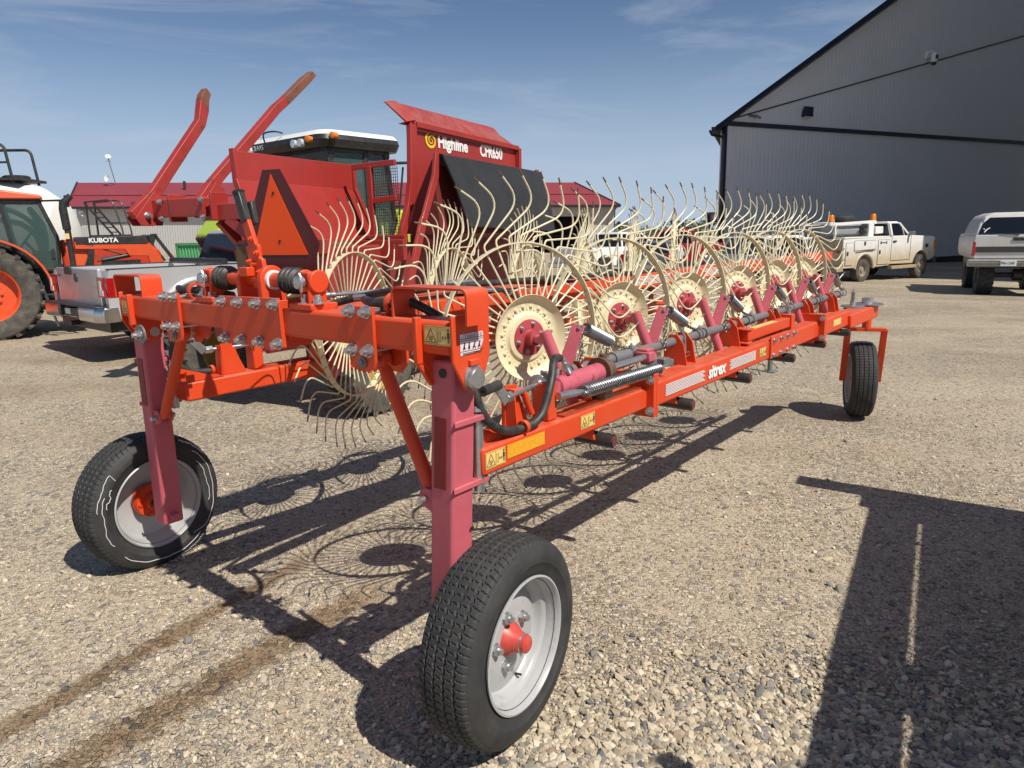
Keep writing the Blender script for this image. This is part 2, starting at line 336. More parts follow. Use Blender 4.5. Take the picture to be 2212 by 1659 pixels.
def stones_material():
    m = bpy.data.materials.new('stones'); m.use_nodes = True; t = m.node_tree; p = t.nodes['Principled BSDF']
    g = N(t, 'ShaderNodeNewGeometry'); r = N(t, 'ShaderNodeValToRGB'); e = r.color_ramp.elements; r.color_ramp.interpolation = 'LINEAR'
    st_ = [(0, (.30, .235, .155)), (.16, (.50, .42, .29)), (.32, (.27, .205, .13)), (.44, (.60, .52, .39)), (.56, (.46, .38, .26)), (.66, (.10, .105, .115)), (.74, (.40, .33, .23)), (.86, (.16, .155, .15)), (1, (.52, .42, .27))]
    e[0].position = 0; e[0].color = (*st_[0][1], 1); e[1].position = 1; e[1].color = (*st_[-1][1], 1)
    for a, cl in st_[1:-1]: q = e.new(a); q.color = (*cl, 1)
    n = N(t, 'ShaderNodeTexNoise'); n.inputs['Scale'].default_value = 140; n.inputs['Detail'].default_value = 5; c = N(t, 'ShaderNodeTexCoord')
    mx_ = N(t, 'ShaderNodeMix', data_type='RGBA'); mx_.blend_type = 'MULTIPLY'; mx_.inputs[0].default_value = .5
    t.links.new(c.outputs['Object'], n.inputs['Vector']); t.links.new(g.outputs['Random Per Island'], r.inputs[0]); t.links.new(r.outputs[0], mx_.inputs[6]); t.links.new(n.outputs['Color'], mx_.inputs[7])
    hs = N(t, 'ShaderNodeHueSaturation'); hs.inputs['Value'].default_value = 1.5; hs.inputs['Saturation'].default_value = .88; t.links.new(mx_.outputs[2], hs.inputs['Color'])
    t.links.new(hs.outputs[0], p.inputs['Base Color']); p.inputs['Roughness'].default_value = .85; p.inputs['Specular IOR Level'].default_value = .25
    b = N(t, 'ShaderNodeBump'); b.inputs['Strength'].default_value = .4; b.inputs['Distance'].default_value = .003; t.links.new(n.outputs['Fac'], b.inputs['Height']); t.links.new(b.outputs[0], p.inputs['Normal'])
    return m
def build_ground():
    xs = [-4000, -1000, -300, -100, -45, -20, -10, -4, -1, 1, 3, 6, 12, 30, 100, 300, 1000, 4000]; ys = [-200, -20, -4, 0, 2, 4, 7, 12, 20, 40, 80, 200, 700, 2000, 6000]
    vs = [(x, y, -TILT*max(-45, min(30, x))) for y in ys for x in xs]; nx = len(xs)
    fs = [(j*nx+i, j*nx+i+1, (j+1)*nx+i+1, (j+1)*nx+i) for j in range(len(ys)-1) for i in range(nx-1)]
    mb = MB(); mb.add(vs, fs); g = mb.build('ground', ground_material()); tag(g, kind='structure')
    # loose stones lying on the yard, nearest part only
    import itertools
    t = (1+5**.5)/2; base = np.array([(-1, t, 0), (1, t, 0), (-1, -t, 0), (1, -t, 0), (0, -1, t), (0, 1, t), (0, -1, -t), (0, 1, -t), (t, 0, -1), (t, 0, 1), (-t, 0, -1), (-t, 0, 1)], float); base /= np.linalg.norm(base[0])
    fc = np.array([(0, 11, 5), (0, 5, 1), (0, 1, 7), (0, 7, 10), (0, 10, 11), (1, 5, 9), (5, 11, 4), (11, 10, 2), (10, 7, 6), (7, 1, 8), (3, 9, 4), (3, 4, 2), (3, 2, 6), (3, 6, 8), (3, 8, 9), (4, 9, 5), (2, 4, 11), (6, 2, 10), (8, 6, 7), (9, 8, 1)])
    n = 190000
    d = 1.25*np.exp(rng.random(n)*math.log(6.5/1.25)); ax = (rng.random(n)*2-1)*.80; px = ax*d*1.02; py = d
    big = np.sin(px*1.7+1.3)*np.sin(py*1.3+.4)+.5*np.sin(px*4.1+py*2.3)+.35*np.sin(py*5.3-px*2.9)
    heap = np.exp(-((px-.45)**2/.5+(py-1.35)**2/.45))*2.6 + np.exp(-((px-1.3)**2/.6+(py-1.6)**2/.5))*1.2
    dens = .20+.18*big+heap*.55-.25*np.exp(-((px-.8)**2/.16+(py-2.5)**2/.35)); keep = rng.random(n) < np.clip(dens, .04, 1)
    for (pa, qa, wd_, am_, a0_, a1_) in STREAKS:
        dx_, dy_ = qa[0]-pa[0], qa[1]-pa[1]; ln_ = math.hypot(dx_, dy_); uu = ((px-pa[0])*dx_+(py-pa[1])*dy_)/ln_; dd_ = np.abs(((px-pa[0])*-dy_+(py-pa[1])*dx_)/ln_); keep &= ~((dd_ < wd_*1.1) & (uu < ln_+.1))
    keep = keep; px, py, heap = px[keep], py[keep], heap[keep]; n = len(px)
    size = .0038*np.exp(rng.normal(0, .45, n))*(1+.85*np.clip(heap, 0, 1.3)); size = np.where(rng.random(n) < .02, size*1.9, size); size = np.clip(size, .0017, .019)
    sc = np.stack([size*rng.uniform(.8, 1.5, n), size*rng.uniform(.7, 1.2, n), size*rng.uniform(.45, .85, n)], 1)
    P = base[None]*sc[:, None, :]*rng.uniform(.62, 1.18, (n, 12, 1))
    yaw = rng.random(n)*6.283; tl = rng.normal(0, .35, n); c, s = np.cos(yaw), np.sin(yaw)
    z = P[..., 2]+P[..., 0]*tl[:, None]; x = P[..., 0]*c[:, None]-P[..., 1]*s[:, None]; y = P[..., 0]*s[:, None]+P[..., 1]*c[:, None]
    P = np.stack([x+px[:, None], y+py[:, None], z+(sc[:, 2]*.45)[:, None]-TILT*px[:, None]], -1).reshape(-1, 3)
    F = (fc[None]+(np.arange(n)*12)[:, None, None]).reshape(-1, 3)
    me = bpy.data.meshes.new('gravel'); me.vertices.add(len(P)); me.vertices.foreach_set('co', P.ravel()); me.loops.add(F.size); me.loops.foreach_set('vertex_index', F.ravel().astype(np.int32))
    me.polygons.add(len(F)); me.polygons.foreach_set('loop_start', np.arange(0, F.size, 3, dtype=np.int32)); me.update(calc_edges=True); me.shade_flat(); me.materials.append(stones_material())
    o = bpy.data.objects.new('gravel', me); COL.objects.link(o); tag(o, 'loose tan and grey gravel stones on the yard', 'gravel', kind='stuff')
build_ground()

# ------------------------------------------------------------------ wheels with tyres
def tyre_mesh(name, R, W, rr, grooves=True, N_=744, K=97, lug=None):
    """tyre around the y axis: zigzag grooved tread grid plus side walls"""
    hw = W*.5; tw = hw*.86; vs = []; fs = []
    th = np.linspace(0, 2*math.pi, N_, endpoint=False); s = np.linspace(-1, 1, K)
    TH_, SS = np.meshgrid(th, s, indexing='ij')
    crown = R - .012*np.abs(SS)**2.4 - .010*np.clip((np.abs(SS)-.86)/.14, 0, 1)**2
    if grooves:
        per = 80; ph = TH_*per; tri = np.abs(((ph/(2*math.pi)) % 1)*2-1)*2-1
        dep = np.zeros_like(SS)
        for gc in (-.60, -.2, .2, .60):
            dep = np.maximum(dep, np.clip(1.5-np.abs(SS-gc-.038*tri)/.034, 0, 1))
        fr = (ph/(2*math.pi)) % 1
        for (a, b, off) in ((-.98, -.66, .1), (-.50, -.30, .55), (-.10, .12, .2), (.30, .50, .75), (.66, .98, .4)):
            sl = (fr+off+SS*.9) % 1; inb = ((SS > a) & (SS < b))
            dep = np.maximum(dep, inb*np.clip(1.3-np.abs(sl-.5)/.085, 0, 1)*.7)
        crown = crown - dep*.0075*(R/.32)
    X = crown*np.cos(TH_); Z = crown*np.sin(TH_); Y = SS*tw
    for i in range(N_):
        for k in range(K): vs.append((X[i, k], Y[i, k], Z[i, k]))
    for i in range(N_):
        j = (i+1) % N_
        for k in range(K-1): fs.append((i*K+k, j*K+k, j*K+k+1, i*K+k+1))
    mb = MB(); mb.add(vs, fs)
    e = R-.022
    for sg in (1, -1):
        prof = [(e, tw*sg), (e-.008, hw*.93*sg), (e-.03*R/.32, hw*.99*sg), (R*.83, hw*1.0*sg), (R*.78, hw*.985*sg), (R*.772, hw*.99*sg), (R*.765, hw*.965*sg), (rr+.022, hw*.90*sg), (rr+.004, hw*.82*sg), (rr-.008, hw*.76*sg)]
        mb.lathe(prof, ax=(0, 1, 0), n=96)
    return mb
def dup_mesh_obj(name, o, parent, loc=(0, 0, 0), rot=(0, 0, 0)):
    c = o.copy(); COL.objects.link(c); c.name = name; c.parent = parent; c.location = loc; c.rotation_euler = rot; return c
def simple_wheel(parent, loc, R, W, rr, rimmat, tyremat, rz=0, name='wheel', lugs=0, dish=.35, lugname=None, ax_sign=1, bolts=6):
    """vehicle wheel about the local y axis, outer face towards ax_sign*y; one wheel part with tyre, hub sub-parts"""
    sg = ax_sign; rim = MB(); hw = W/2
    rim.lathe([(rr, hw*.80*sg), (rr*1.03, hw*.86*sg), (rr*.95, hw*.78*sg), (rr*.90, hw*.55*sg), (rr*.86, hw*dish*sg), (rr*.55, hw*(dish+.05)*sg), (rr*.25, hw*(dish+.12)*sg), (0, hw*(dish+.12)*sg)], ax=(0, 1, 0), n=36)
    rim.lathe([(rr*.9, hw*.5*sg), (rr*.9, -hw*.8*sg), (rr*1.02, -hw*.84*sg)], ax=(0, 1, 0), n=36)
    o = rim.build(name, rimmat, parent, loc=loc, rot=(0, 0, rz))
    t = MB(); ob = []; e = R
    n = 72
    t.lathe([(rr*.98, -hw*.8), (rr+.02*R, -hw*.9), (R*.83, -hw), (R*.95, -hw*.95), (R*.985, -hw*.82), (R, -hw*.4), (R, hw*.4), (R*.985, hw*.82), (R*.95, hw*.95), (R*.83, hw), (rr+.02*R, hw*.9), (rr*.98, hw*.8)], ax=(0, 1, 0), n=n)
    if lugs:
        for k in range(lugs):
            a = 2*math.pi*k/lugs
            for side in (1, -1):
                a2 = a + (math.pi/lugs if side > 0 else 0)
                c, s = math.cos(a2), math.sin(a2); c3, s3 = math.cos(a2+.16*side*0+.13), math.sin(a2+.13)
                t.bar((R*1.0*c, side*hw*.98, R*1.0*s), (R*1.025*c3, side*hw*.05, R*1.025*s3), R*.065, R*.085, up=(c, 0, s))
    else:
        for k in range(56):
            a = 2*math.pi*(k+.5)/56; c, s = math.cos(a), math.sin(a)
            for side in (1, -1): t.bar((R*.985*c, side*hw*.92, R*.985*s), (R*1.0*c, side*hw*.28, R*1.0*s), R*.07, R*.03, up=(c, 0, s))
    t.build('tyre', tyremat, o)
    h = MB(); h.lathe([(rr*.32, hw*(dish+.1)*sg), (rr*.30, hw*(dish+.35)*sg), (rr*.16, hw*(dish+.42)*sg), (0, hw*(dish+.42)*sg)], ax=(0, 1, 0), n=20)
    for k in range(bolts):
        a = 2*math.pi*k/bolts; h.tube([(rr*.42*math.cos(a), hw*(dish+.05)*sg, rr*.42*math.sin(a)), (rr*.42*math.cos(a), hw*(dish+.24)*sg, rr*.42*math.sin(a))], rr*.05, 6)
    h.build('hub', rimmat, o)
    return o

# ------------------------------------------------------------------ the hay rake
def build_rake():
    root = thing('hay_rake', 'long orange wheel rake with cream spoked tine wheels standing folded on pink legs', 'hay rake', (-.092, 2.0, 0), R_(51.3))
    D = (1, 0, 0); LEFT = (0, 1, 0); UP = (0, 0, 1); OUT = (0, -1, 0)
    nutm = MB().hexnut((0, 0, 0), (0, 0, 1), .0155, .016).build('nut', CHROME, None); nuts = [nutm]
    def nut(parent, p, ax, s=1.):
        if nuts: o = nuts.pop()
        else: o = nutm.copy(); COL.objects.link(o)
        o.parent = parent; o.location = p; o.rotation_euler = V(ax).to_track_quat('Z', 'Y').to_euler(); o.scale = (s, s, s); return o
    # warning stickers (yellow plate, black triangle with a trapped hand, box, arrow and standing man)
    def warning(parent, o, ex, ey, wd, ht):
        ex = V(ex); ey = V(ey); o = V(o); nrm = ex.cross(ey)
        p = MB(); p.prism([(0, 0), (wd, 0), (wd, ht), (0, ht)], o, ex, ey, .0008); p.build('warning_sticker', YEL, parent)
        k = MB(); z = nrm*.0012; u = ht/.05
        def st(a, b, t=.0016): k.bar(o+z+ex*a[0]*wd+ey*a[1]*ht, o+z+ex*b[0]*wd+ey*b[1]*ht, t*u*.55, .0006, up=nrm)
        B = [(.02, .05), (.98, .05), (.98, .95), (.02, .95)]
        for i in range(4): st(B[i], B[(i+1) % 4], .0011)
        st((.5, .05), (.5, .95), .0009)
        T = [(.06, .14), (.46, .14), (.26, .84)]
        for i in range(3): st(T[i], T[(i+1) % 3], .0028)
        for a, b in (((.20, .24), (.20, .52)), ((.23, .26), (.33, .30)), ((.23, .33), (.34, .37)), ((.23, .40), (.33, .43)), ((.24, .22), (.30, .20))): st(a, b, .0026)
        R = [(.55, .22), (.63, .22), (.63, .72), (.55, .72)]
        for i in range(4): st(R[i], R[(i+1) % 4], .0011)
        st((.67, .42), (.82, .42), .0022)
        for a in (.67, .82):
            sg = 1 if a < .7 else -1
            st((a, .42), (a+.04*sg, .50), .0026); st((a, .42), (a+.04*sg, .34), .0026)
        st((.90, .42), (.90, .72), .0075); st((.885, .15), (.885, .44), .0032); st((.92, .15), (.92, .44), .0032); st((.865, .40), (.865, .68), .0022); st((.94, .40), (.94, .68), .0022)
        k.lathe([(ht*.065, 0), (ht*.065, .0006), (0, .0006)], o+z+ex*.9*wd+ey*.82*ht, nrm, 12)
        k.build('warning_symbol', INK, parent)
    # ---- cross beam on top of the legs
    b = MB(); b.b2((-.20, -.075, 1.215), (-.105, 1.795, 1.305)); cb = b.build('cross_beam', ORANGE, root, bevel=.012)
    for (v0, sgn) in ((-.085, 1), (1.800, -1)):
        e = MB(); s = sgn
        ev = v0
        e.prism([(-.202, 1.318), (-.058, 1.316), (-.056, 1.205), (-.092, 1.125), (-.125, 1.108), (-.158, 1.122), (-.202, 1.2)], (0, ev+(.005 if s > 0 else -.005), 0), (1, 0, 0), (0, 0, 1), .010)
        e.prism([(-.205, 1.30), (-.10, 1.30), (-.085, 1.205), (-.092, 1.135), (-.125, 1.11), (-.158, 1.122), (-.205, 1.2)], (0, ev+.118*s, 0), (1, 0, 0), (0, 0, 1), .011)
        e.box((-.211, ev+.118*s-.006, 1.25), (.022, .016, .125)); e.bar((-.211, ev+.113*s, 1.19), (-.165, ev+.113*s, 1.125), .012, .014, up=LEFT)
        pl = e.build('end_plate', ORANGE, root, bevel=.003)
        pn = MB(); pn.lathe([(0, -.016), (.026, -.016), (.030, -.011), (.0305, -.002), (.036, .0), (.036, .008), (0, .008)], (-.128, ev-.008*s, 1.150), (0, s, 0), 32); pn.cyl((-.128, ev-.012, 1.152), (-.128, ev+.13*s, 1.152), .02)
        pn.build('pivot_pin', CHROME, root)
        tb = MB(); tb.box((-.128, ev-.002*s-.006*s, 1.192), (.036, .014, .016)); tb.build('pin_tab', ORANGE, root, bevel=.002)
        if s < 0:
            wsh = MB(); wsh.lathe([(0, 0), (.040, 0), (.040, .007), (0, .007)], (-.212, ev-.195, 1.155), (-1, 0, 0), 28); wsh.build('washer', GREYM, root); nut(root, (-.219, ev-.195, 1.155), (-1, 0, 0), 1.1)
        # stop hoop: bent flat bar over the beam end
        hoop = fillet([(-.15, ev+.015+.21*s+0, 1.30), (-.15, ev+.015+.21*s, 1.385), (-.15, ev-.045*s, 1.385), (-.15, ev-.045*s, 1.295)], .02, 5)
        hm = MB(); secs = []
        for i, p in enumerate(hoop):
            a = hoop[max(0, i-1)]; c = hoop[min(len(hoop)-1, i+1)]; tt = (c-a).normalized(); nn = tt.cross(V((1, 0, 0))).normalized()
            secs.append([p+V((-.042, 0, 0))+nn*.003, p+V((.042, 0, 0))+nn*.003, p+V((.042, 0, 0))-nn*.003, p+V((-.042, 0, 0))-nn*.003])
        hm.loft(secs); hm.build('stop_hoop', ORANGE, root)
    warning(cb, (-.2012, .012, 1.242), (0, -1, 0), UP, .098, .05)
    warning(cb, (-.2012, 1.775, 1.232), (0, -1, 0), UP, .098, .05)
    dg = MB(); dg.prism([(0, 0), (.075, .006), (.09, .03), (.09, .056), (0, .056)], (-.176, -.0912, 1.214), D, UP, .0008); dg.build('danger_sticker', mat('pink_white_sticker', (.72, .60, .62), .5, var=.12, vs=60), cb)
    text('danger_lettering', 'DANGER', .017, (-.158, -.0926, 1.256), D, UP, mat('faded_ink', (.36, .22, .25), .6), cb, ext=.0003)
    dk = MB()
    for zz in (.043, .038, .011): dk.box((-.131, -.0926, 1.214+zz), (.088, .0006, .0012))
    for i, (a, c2) in enumerate(((-.165, -.158), (-.145, -.141), (-.128, -.118), (-.107, -.099))):
        dk.bar((a, -.0926, 1.229), (c2, -.0926, 1.247), .004, .0006, up=OUT); dk.bar((c2, -.0926, 1.229), (a+.004, -.0926, 1.238), .003, .0006, up=OUT)
    for zz in (.006, .003): dk.box((-.131, -.0926, 1.214+zz), (.075, .0006, .0011))
    dk.build('danger_symbols', INK, cb)
    # ---- clamp plates on the beam
    for vc in (.255, 1.335):
        c = MB(); prof = [(-.055, .185), (.055, .185), (.055, .03), (.045, .008), (.02, .0), (-.02, 0), (-.045, .008), (-.055, .03)]
        c.prism([(vc+x, 1.145+z) for x, z in prof], (-.212, 0, 0), LEFT, UP, .011); c.prism([(vc+x, 1.145+z) for x, z in prof], (-.104, 0, 0), LEFT, UP, .011)
        cp = c.build('clamp_plate', ORANGE, root, bevel=.002)
        for dv, zz in ((.036, 1.316), (-.034, 1.316), (.036, 1.205), (-.034, 1.207)):
            nut(cp, (-.213, vc+dv, zz), (-1, 0, 0)); bt = MB(); bt.cyl((-.2, vc+dv, zz), (-.05, vc+dv, zz), .007, 8); bt.build('clamp_bolt', CHROME, cp)
        wsh = MB(); wsh.lathe([(0, 0), (.017, 0), (.017, .004), (.009, .005), (.009, .009), (0, .009)], (-.213, vc-.004, 1.172), (-1, 0, 0), 20); wsh.build('washer', GREYM, cp)
        rg = MB(); rg.lathe([(.024, -.008), (.031, -.008), (.031, .008), (.024, .008)], (-.15, vc-.075, 1.335), (0, 1, .1), 20, closed=True); rg.build('hose_ring', ORANGE, root)
    # centre plate with eight bolts
    c = MB(); c.prism([(.645, 1.337), (.992, 1.333), (.985, 1.17), (.640, 1.177)], (-.213, 0, 0), LEFT, UP, .012); c.b2((-.213, .638, 1.18), (-.10, .648, 1.33)); cp = c.build('centre_plate', ORANGE, root, bevel=.002)
    for (v, z) in ((.965, 1.315), (.863, 1.316), (.757, 1.317), (.657, 1.318), (.966, 1.189), (.864, 1.191), (.757, 1.193), (.655, 1.193)): nut(cp, (-.214, v, z), (-1, 0, 0))
    c = MB(); c.b2((-.19, .625, 1.206), (-.115, .638, 1.29)); c.build('weld_plate', ORANGE, root, bevel=.003)
    # ---- turnbuckle and lever above the centre
    zc = 1.388
    t = MB(); t.cyl((-.15, 1.13, zc), (-.15, .53, zc), .0235, 20); tbk = t.build('cross_shaft', ORANGE, root)
    for (a, b_) in ((1.070, .995), (.672, .60)):
        g = MB(); n = 9; prof = []
        for i in range(n*2+1): prof.append((.031+(.0085 if i % 2 else .0)+.004*math.sin(i*2.1), a+(b_-a)*i/(2*n)))
        g.lathe([(.01, a)]+prof+[(.01, b_)], (-.15, 0, zc), (0, 1, 0), 22); g.build('rubber_boot', HOSE, tbk)
    for (v, hh) in ((.90, .045), (.775, .047)):
        g = MB(); poly = [(-.195, 1.30), (-.105, 1.30)]+[(-.15+.047*math.cos(a), zc+.047*math.sin(a)) for a in np.linspace(-.2, math.pi+.2, 14)]
        g.prism(poly, (0, v, 0), D, UP, .022); g.build('shaft_lug', ORANGE, root, bevel=.003)
    col = MB(); col.lathe([(.0236, 0), (.0315, 0), (.0315, .012), (.0236, .012)], (-.15, .742, zc), (0, 1, 0), 24, closed=True); col.build('white_seal', WHITEI, tbk)
    for (v, s) in ((1.115, 1), (.545, -1)):
        g = MB(); g.box((-.15, v, zc), (.066, .056, .060)); g.box((-.15, v+.02*s, 1.335), (.066, .012, .09)); g.box((-.15, v-.018*s, 1.345), (.066, .010, .06)); g.prism([(-.05, 0), (.05, 0), (.05, .02), (-.05, .02)], (-.15, v+.06, 1.303), D, (0, 0, 1), .115)
        for dd in (-.032, .032): g.lathe([(0, -.006), (.036, -.006), (.036, .006), (0, .006)], (-.15, v-.035*1, zc) if 0 else (-.15+dd*0, v+dd, zc), (0, 1, 0), 20)
        cl = g.build('clevis', ORANGE, root, bevel=.004)
        pn = MB(); pn.lathe([(0, 0), (.020, 0), (.020, .018), (.017, .02), (0, .02)][::-1], (-.188, v, zc), (-1, 0, 0), 18); pn.tube([(-.2, v-.012, zc-.03), (-.2, v-.018, zc+.01), (-.2, v-.008, zc+.026)], .004, 6); pn.build('clevis_pin', CHROME, cl)
        for dv in (-.03, .03): nut(cl, (-.17, v+dv+.02*s, 1.323), (0, 0, 1), 1.)
    lv = MB(); lv.prism([(.80, 1.36), (.762, 1.40), (.775, 1.455), (.790, 1.46), (.792, 1.50), (.805, 1.505), (.838, 1.585), (.872, 1.575), (.845, 1.50), (.862, 1.495), (.85, 1.45), (.83, 1.455), (.838, 1.36)], (-.172, 0, 0), LEFT, UP, .016)
    lev = lv.build('lever', ORANGE, root, bevel=.003)
    hd = MB(); p0, p1 = V((-.165, .852, 1.575)), V((-.165, .885, 1.672)); hd.bar(p0, p1, .034, .026, up=D); hd.lathe([(0, .007), (.019, .005), (.021, 0), (.019, -.006), (.016, -.01)], p1, (p1-p0).normalized(), 14); hd.build('hand_grip', BLACKP, lev, bevel=.006)
    hd = MB(); hd.bar((-.145, .838, 1.565), (-.145, .853, 1.64), .034, .02, up=D); hd.build('hand_grip', BLACKP, lev, bevel=.005)
    for (v, z, s) in ((.783, 1.415, .55), (.81, 1.44, .55), (.79, 1.475, .7), (.815, 1.52, .7), (.836, 1.448, .55)):
        g = MB().hexnut((-.173, v+.005, z), (-1, 0, 0), .013*s, .009, .5); g.build('rivet', ORANGE, lev)
    blk = MB(); blk.box((-.19, .838, 1.415), (.03, .05, .03), Matrix.Rotation(0, 4, 'X')); blk.build('stop_block', ORANGE, lev, bevel=.003)
    # ---- slow vehicle triangle on its bent dark red plate
    SV = Matrix.Translation((.0, .94, 0)) @ Matrix.Rotation(R_(14), 4, 'Z') @ Matrix.Diagonal((1, .79, 1, 1)) @ Matrix.Translation((0, -.94, 0))
    P = [(.993, 1.756), (.894, 1.756), (.705, 1.50), (.755, 1.395), (1.10, 1.395), (1.14, 1.505)]
    g = MB(); g.prism(P, (.004, 0, 0), LEFT, UP, .003); g.b2((.006, .80, 1.30), (.03, .84, 1.45)); g.b2((.006, .98, 1.30), (.03, 1.02, 1.45)); sm = g.xf(SV).build('slow_vehicle_sign', SMVR, root)
    tr_ = MB(); tr_.prism([(.944, 1.742), (.768, 1.462), (1.088, 1.462)], (.0012, 0, 0), LEFT, UP, .0012); tr_.xf(SV).build('orange_triangle', SMVO, sm)
    hl = MB()
    for (v, z) in ((.937, 1.675), (.922, 1.51)): hl.lathe([(0, 0), (.006, 0), (.006, .001), (0, .001)], (-.0002, v, z), (-1, 0, 0), 12)
    hl.xf(SV).build('bolt_hole', INK, sm)
    # ---- legs
    def leg(u0, v0, lean, dv, top):
        s = .088; g = MB(); zt, zb = top, .285
        def sec(z, o=0): v = v0+lean*(1.2-z); return [(u0-o, v-o, z), (u0+s+o, v-o, z), (u0+s+o, v+s+o, z), (u0-o, v+s+o, z)]
        g.loft([sec(zb), sec(zt)]); lg = g.build('leg', PINK, root, bevel=.010, seg=3)
        vb = v0+lean*(1.2-.93)
        rr = MB(); mid = v0+lean*(1.2-.93)+s/2
        rr.loft([[(u0-.0022, v0+lean*(1.2-z)+s*.30, z), (u0-.0022, v0+lean*(1.2-z)+s*.80, z), (u0-.0006, v0+lean*(1.2-z)+s*.80, z), (u0-.0006, v0+lean*(1.2-z)+s*.30, z)] for z in (.83, 1.035)]); rr.build('red_reflector', REDREF, lg)
        h = MB(); h.lathe([(0, 0), (.013, 0), (.013, .0015), (0, .0015)], (u0-.0022, v0+lean*.04+s*.45, 1.16), (-1, 0, 0), 16); h.build('bolt_hole', INK, lg)
        for z in (1.012, .822):
            f = MB(); v = v0+lean*(1.2-z); f.prism([(u0-.004, v-.009 if dv > 0 else v+s+.009), (u0+.145, v-.009 if dv > 0 else v+s+.009), (u0+.145, v+.075 if dv > 0 else v+s-.075), (u0+s, v+.075 if dv > 0 else v+s-.075), (u0+s, v if dv > 0 else v+s), (u0+.004, v if dv > 0 else v+s)][::(1 if dv > 0 else -1)], (0, 0, z), D, LEFT, .018)
            f.build('hinge_plate', PINK, lg, bevel=.003)
        pn = MB(); pn.cyl((u0+.118, v0+.03, .80), (u0+.118, v0+.03, 1.04), .016); pn.lathe([(0, .012), (.024, .010), (.027, 0), (.027, -.006), (0, -.006)][::-1], (u0+.118, v0+.03, 1.043), UP, 20); pn.build('hinge_pin', CHROME, lg)
        # brace lug and brace
        sg = 1 if dv > 0 else -1; zl = .775; ve = v0+lean*(1.2-zl)+(s if sg > 0 else 0)
        for du in (.0, .052):
            l2 = MB(); l2.prism([(ve, zl-.03), (ve, zl+.04), (ve+sg*.03, zl+.04)] + [(ve+sg*(.028+.024*math.cos(a)), zl+.010+.028*math.sin(a)) for a in np.linspace(1.2, -1.3, 8)], (u0+.008+du, 0, 0), LEFT, UP, .010); l2.build('brace_lug', PINK, lg, bevel=.002)
        pn = MB(); pn.cyl((u0-.016, ve+sg*.026, zl+.008), (u0+.085, ve+sg*.026, zl+.008), .0105, 14); pn.build('brace_pin', CHROME, lg)
        return lg
    lgR = leg(-.165, -.058, .062, 1, 1.195); lgL = leg(-.16, 1.718, .02, -1, 1.19)
    h = MB(); h.lathe([(0, 0), (.006, 0), (.006, .002), (0, .002)], (-.09, -.033, .70), OUT, 10); h.build('bolt_hole', INK, lgR)
    for (a, b_) in (((-.128, .238, 1.165), (-.128, .075, .80)), ((-.125, 1.37, 1.16), (-.125, 1.692, .80))):
        pass
    for (a, b_) in (((-.13, .268, 1.168), (-.13, .078, .79)), ((-.13, 1.43, 1.165), (-.13, 1.675, .79))):
        g = MB(); a = V(a); b_ = V(b_); d = (b_-a).normalized(); g.tube([a+d*.02, a+d*.06, b_-d*.06, b_-d*.0], [.017, .0215, .0215, .019], 14)
        g.lathe([(0, -.016), (.030, -.016), (.033, -.008), (.033, .008), (.030, .016), (0, .016)], a, D, 20); br = g.build('brace', ORANGE, root)
        pn = MB(); pn.cyl(a+V((-.08, 0, 0)), a+V((.1, 0, 0)), .010, 12); pn.build('brace_pin', CHROME, br)
        g = MB(); sv = -1 if a.y < 1 else 1; g.prism([(a.y-.05*1, 1.215), (a.y+.05, 1.215), (a.y+.05, 1.15), (a.y+.02, 1.12), (a.y-.02, 1.12), (a.y-.05, 1.15)], (-.075, 0, 0), LEFT, UP, .010); g.build('brace_bracket', ORANGE, root, bevel=.002)
    # ---- three road wheels
    ty = tyre_mesh('tyre', .318, .196, .20); tyre_o = None
    def road_wheel(u, v, z, a, side, hubcol, style, roll=0):
        nonlocal tyre_o
        g = MB(); sg = -1    # outer face towards -y
        g.lathe([(.2, .082*sg), (.207, .086*sg), (.208, .092*sg), (.202, .094*sg), (.197, .088*sg), (.194, .074*sg), (.189, .062*sg), (.187, .045*sg), (.178, .038*sg), (.1735, .030*sg), (.171, .016*sg), (.164, .008*sg), (.154, .010*sg), (.12, .024*sg), (.09, .026*sg), (.0, .026*sg)], ax=(0, 1, 0), n=72)
        g.lathe([(.0, .021*sg), (.09, .021*sg), (.154, .005*sg), (.168, .003*sg), (.184, -.02*sg), (.186, -.055*sg), (.193, -.07*sg), (.196, -.086*sg), (.203, -.094*sg), (.209, -.090*sg), (.205, -.082*sg)], ax=(0, 1, 0), n=72)
        if side < 0: ry = math.pi
        o = g.build('wheel', RIMW, root, loc=(u, v, z), rot=(0, 0, a+(math.pi if side < 0 else 0)))
        if tyre_o is None: tyre_o = ty.build('tyre', RUBBER, o); t_ = tyre_o
        else: t_ = tyre_o.copy(); COL.objects.link(t_); t_.parent = o
        t_.rotation_euler = (0, roll, 0)
        h = MB(); h.lathe([(.054, .024*sg), (.047, .036*sg), (.035, .055*sg), (.030, .074*sg), (.028, .078*sg)], ax=(0, 1, 0), n=28)
        h.lathe([(.028, .074*sg), (.0285, .078*sg), (.0265, .092*sg), (.021, .096*sg), (0, .096*sg)], ax=(0, 1, 0), n=28); h.lathe([(.017, .0965*sg), (.016, .0975*sg), (0, .0975*sg)], ax=(0, 1, 0), n=20)
        h.build('hub', REDHUB, o)
        hc = MB(); hc.lathe([(.0288, .074*sg), (.0305, .075*sg), (.0305, .079*sg), (.0288, .080*sg)], ax=(0, 1, 0), n=28, closed=True); hc.build('hub_ring', CHROME, o)
